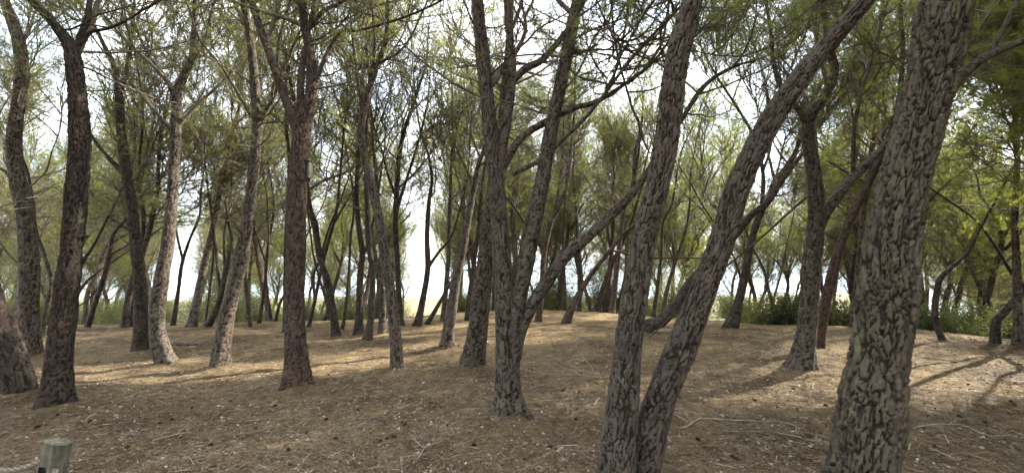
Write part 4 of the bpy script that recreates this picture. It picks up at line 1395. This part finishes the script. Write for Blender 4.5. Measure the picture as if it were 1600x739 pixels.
ax = unit(top - lowp); foot = lowp + ax * (-(lowp[2] - float(ground_z(lowp[0], lowp[1])[0]) + 0.15) / ax[2])
root = empty('rope_post', foot)
tag(root, 'weathered grey wooden post leaning right, rope through its hole, lower left corner', 'post')
Lp = float(np.linalg.norm(top - foot))
import bmesh
bmx = bmesh.new()
rad = 0.050; n = 96
nz_ = 150
hole_z = Lp - 0.125
rings = []
for i in range(nz_ + 1):
    z = Lp * i / nz_
    ring = []
    for j in range(n):
        a = 2 * math.pi * j / n
        rr_ = rad * (1 + 0.03 * math.sin(5 * a + 1) + 0.02 * math.sin(9 * a)) * (1 + 0.04 * math.sin(z * 3))
        zz = z + (0.012 * math.cos(a - 2.4) if i == nz_ else 0)
        ring.append(bmx.verts.new((rr_ * math.cos(a), rr_ * math.sin(a), zz)))
    rings.append(ring)
def in_hole(i, j):
    z = Lp * (i + 0.5) / nz_; a = 2 * math.pi * (j + 0.5) / n
    for ca in (-0.62, math.pi - 0.1):
        da = (a - ca + math.pi) % (2 * math.pi) - math.pi
        if (da * rad / 0.021) ** 2 + ((z - hole_z) / 0.026) ** 2 < 1: return True
    return False
for i in range(nz_):
    for j in range(n):
        if in_hole(i, j): continue
        bmx.faces.new((rings[i][j], rings[i][(j + 1) % n], rings[i + 1][(j + 1) % n], rings[i + 1][j]))
cv = bmx.verts.new((0, 0, Lp - 0.002))
cap_ = [bmx.verts.new(v_.co * 1.0) for v_ in rings[-1]]
for j in range(n): bmx.faces.new((cap_[j], cap_[(j + 1) % n], cv))
me = bpy.data.meshes.new('post'); bmx.to_mesh(me); bmx.free(); me.materials.append(PW)
for p_ in me.polygons: p_.use_smooth = True
po = link('post_body', me, root)
quat = Vector(ax).to_track_quat('Z', 'Y')
po.rotation_mode = 'QUATERNION'; po.rotation_quaternion = quat
# rope: twisted strands as one thing, sagging in from the left, through the hole and down in front
def rope(P, r, name, label):
    C, rr = resample(P, np.full(len(P), r), 0.006)
    T_, N_, B_ = frames(C)
    L = np.concatenate([[0], np.cumsum(np.linalg.norm(np.diff(C, axis=0), axis=1))])
    Vs, Fs, nn = [], [], 0
    for s in range(3):
        a = L / (r * 5.0) * 2 * math.pi * 0.5 + s * 2.094
        c = C + (np.cos(a)[:, None] * N_ + np.sin(a)[:, None] * B_) * r * 0.5
        th = np.linspace(0, 6.283, 8, endpoint=False)
        d = np.cos(th)[None, :, None] * N_[:, None, :] + np.sin(th)[None, :, None] * B_[:, None, :]
        V = (c[:, None, :] + d * r * 0.56).reshape(-1, 3)
        k = 8; m_ = len(C); aa = np.arange(m_ - 1)[:, None] * k + np.arange(k)[None]; bb = np.arange(m_ - 1)[:, None] * k + (np.arange(k)[None] + 1) % k
        Vs.append(V); Fs.append(np.stack([aa, bb, bb + k, aa + k], 2).reshape(-1, 4) + nn); nn += len(V)
    b = P[0]
    o = link(name, mesh_np(name, np.vstack(Vs) - b, np.vstack(Fs), 4, True, mats=[ROPE_M]))
    o.location = b
    tag(o, label, 'rope')
ROPE_M = simple('rope_fibre', (0.13, 0.11, 0.085), (0.33, 0.29, 0.23), 160, 0.95, 0.4)
hole = foot + ax * hole_z
rope([ray_at_y(-260, 700, Yp + 0.25), ray_at_y(-120, 722, Yp + 0.15), ray_at_y(0, 734, Yp + 0.06), ray_at_y(40, 729, Yp + 0.03), ray_at_y(68, 720, Yp), hole + np.array([0.0, -0.005, 0.0]),
      hole + np.array([0.050, -0.036, -0.004]), hole + np.array([0.064, -0.050, -0.04]), hole + np.array([0.052, -0.048, -0.13]), hole + np.array([0.03, -0.05, -0.27])],
     0.0125, 'rope', 'frayed grey rope sagging in from the left edge through the post hole')

# ------------------------------------------------------------------ nest box on the reddish trunk
hit7 = ground_hit(461, 610, 12)
Yb = hit7[1] + 0.02
c = ray_at_y(481.5, 268, Yb)
hh = 31 / F_PX * Yb / 2; d_ = 0.085; w_ = 0.048
dark_m = simple('nest_box_dark_side', (0.02, 0.017, 0.014), (0.045, 0.038, 0.03), 20)
pale_m = simple('nest_box_pale_board', (0.13, 0.13, 0.11), (0.20, 0.20, 0.17), 20)
root = empty('nest_box', c)
tag(root, 'narrow nest box with a pale side board, fixed to the right of the reddish trunk', 'nest box')
def box(x0, x1, y0, y1, z0, z1):
    return ([(x0, y0, z0), (x1, y0, z0), (x1, y1, z0), (x0, y1, z0), (x0, y0, z1), (x1, y0, z1), (x1, y1, z1), (x0, y1, z1)],
            [(0, 3, 2, 1), (4, 5, 6, 7), (0, 1, 5, 4), (1, 2, 6, 5), (2, 3, 7, 6), (3, 0, 4, 7)])
link('body', bm_mesh('body', *box(-w_ / 2, w_ * 0.25, -d_ / 2, d_ / 2, -hh, hh * 0.92), [dark_m], 0.003), root)
link('side_board', bm_mesh('side_board', *box(w_ * 0.25 + 0.002, w_ * 0.25 + 0.024, -d_ * 0.55, d_ * 0.55, -hh * 0.7, hh * 0.9), [pale_m], 0.002), root)
link('lid', bm_mesh('lid', *box(-w_ * 0.7, w_ * 0.85, -d_ * 0.7, d_ * 0.6, hh * 0.92 + 0.002, hh * 0.92 + 0.018), [dark_m], 0.003), root)
_cn = {}
for _o in scene.objects:
    if _o.type == 'MESH':
        _e = _cn.setdefault(_o.name.split('.')[0], [0, set()]); _e[0] += 1
        _e[1].add(_o.data.name)
import sys
for _k, _v in _cn.items(): print('CNT', _k, _v[0], sum(len(bpy.data.meshes[q].polygons) for q in _v[1]), file=sys.stderr)
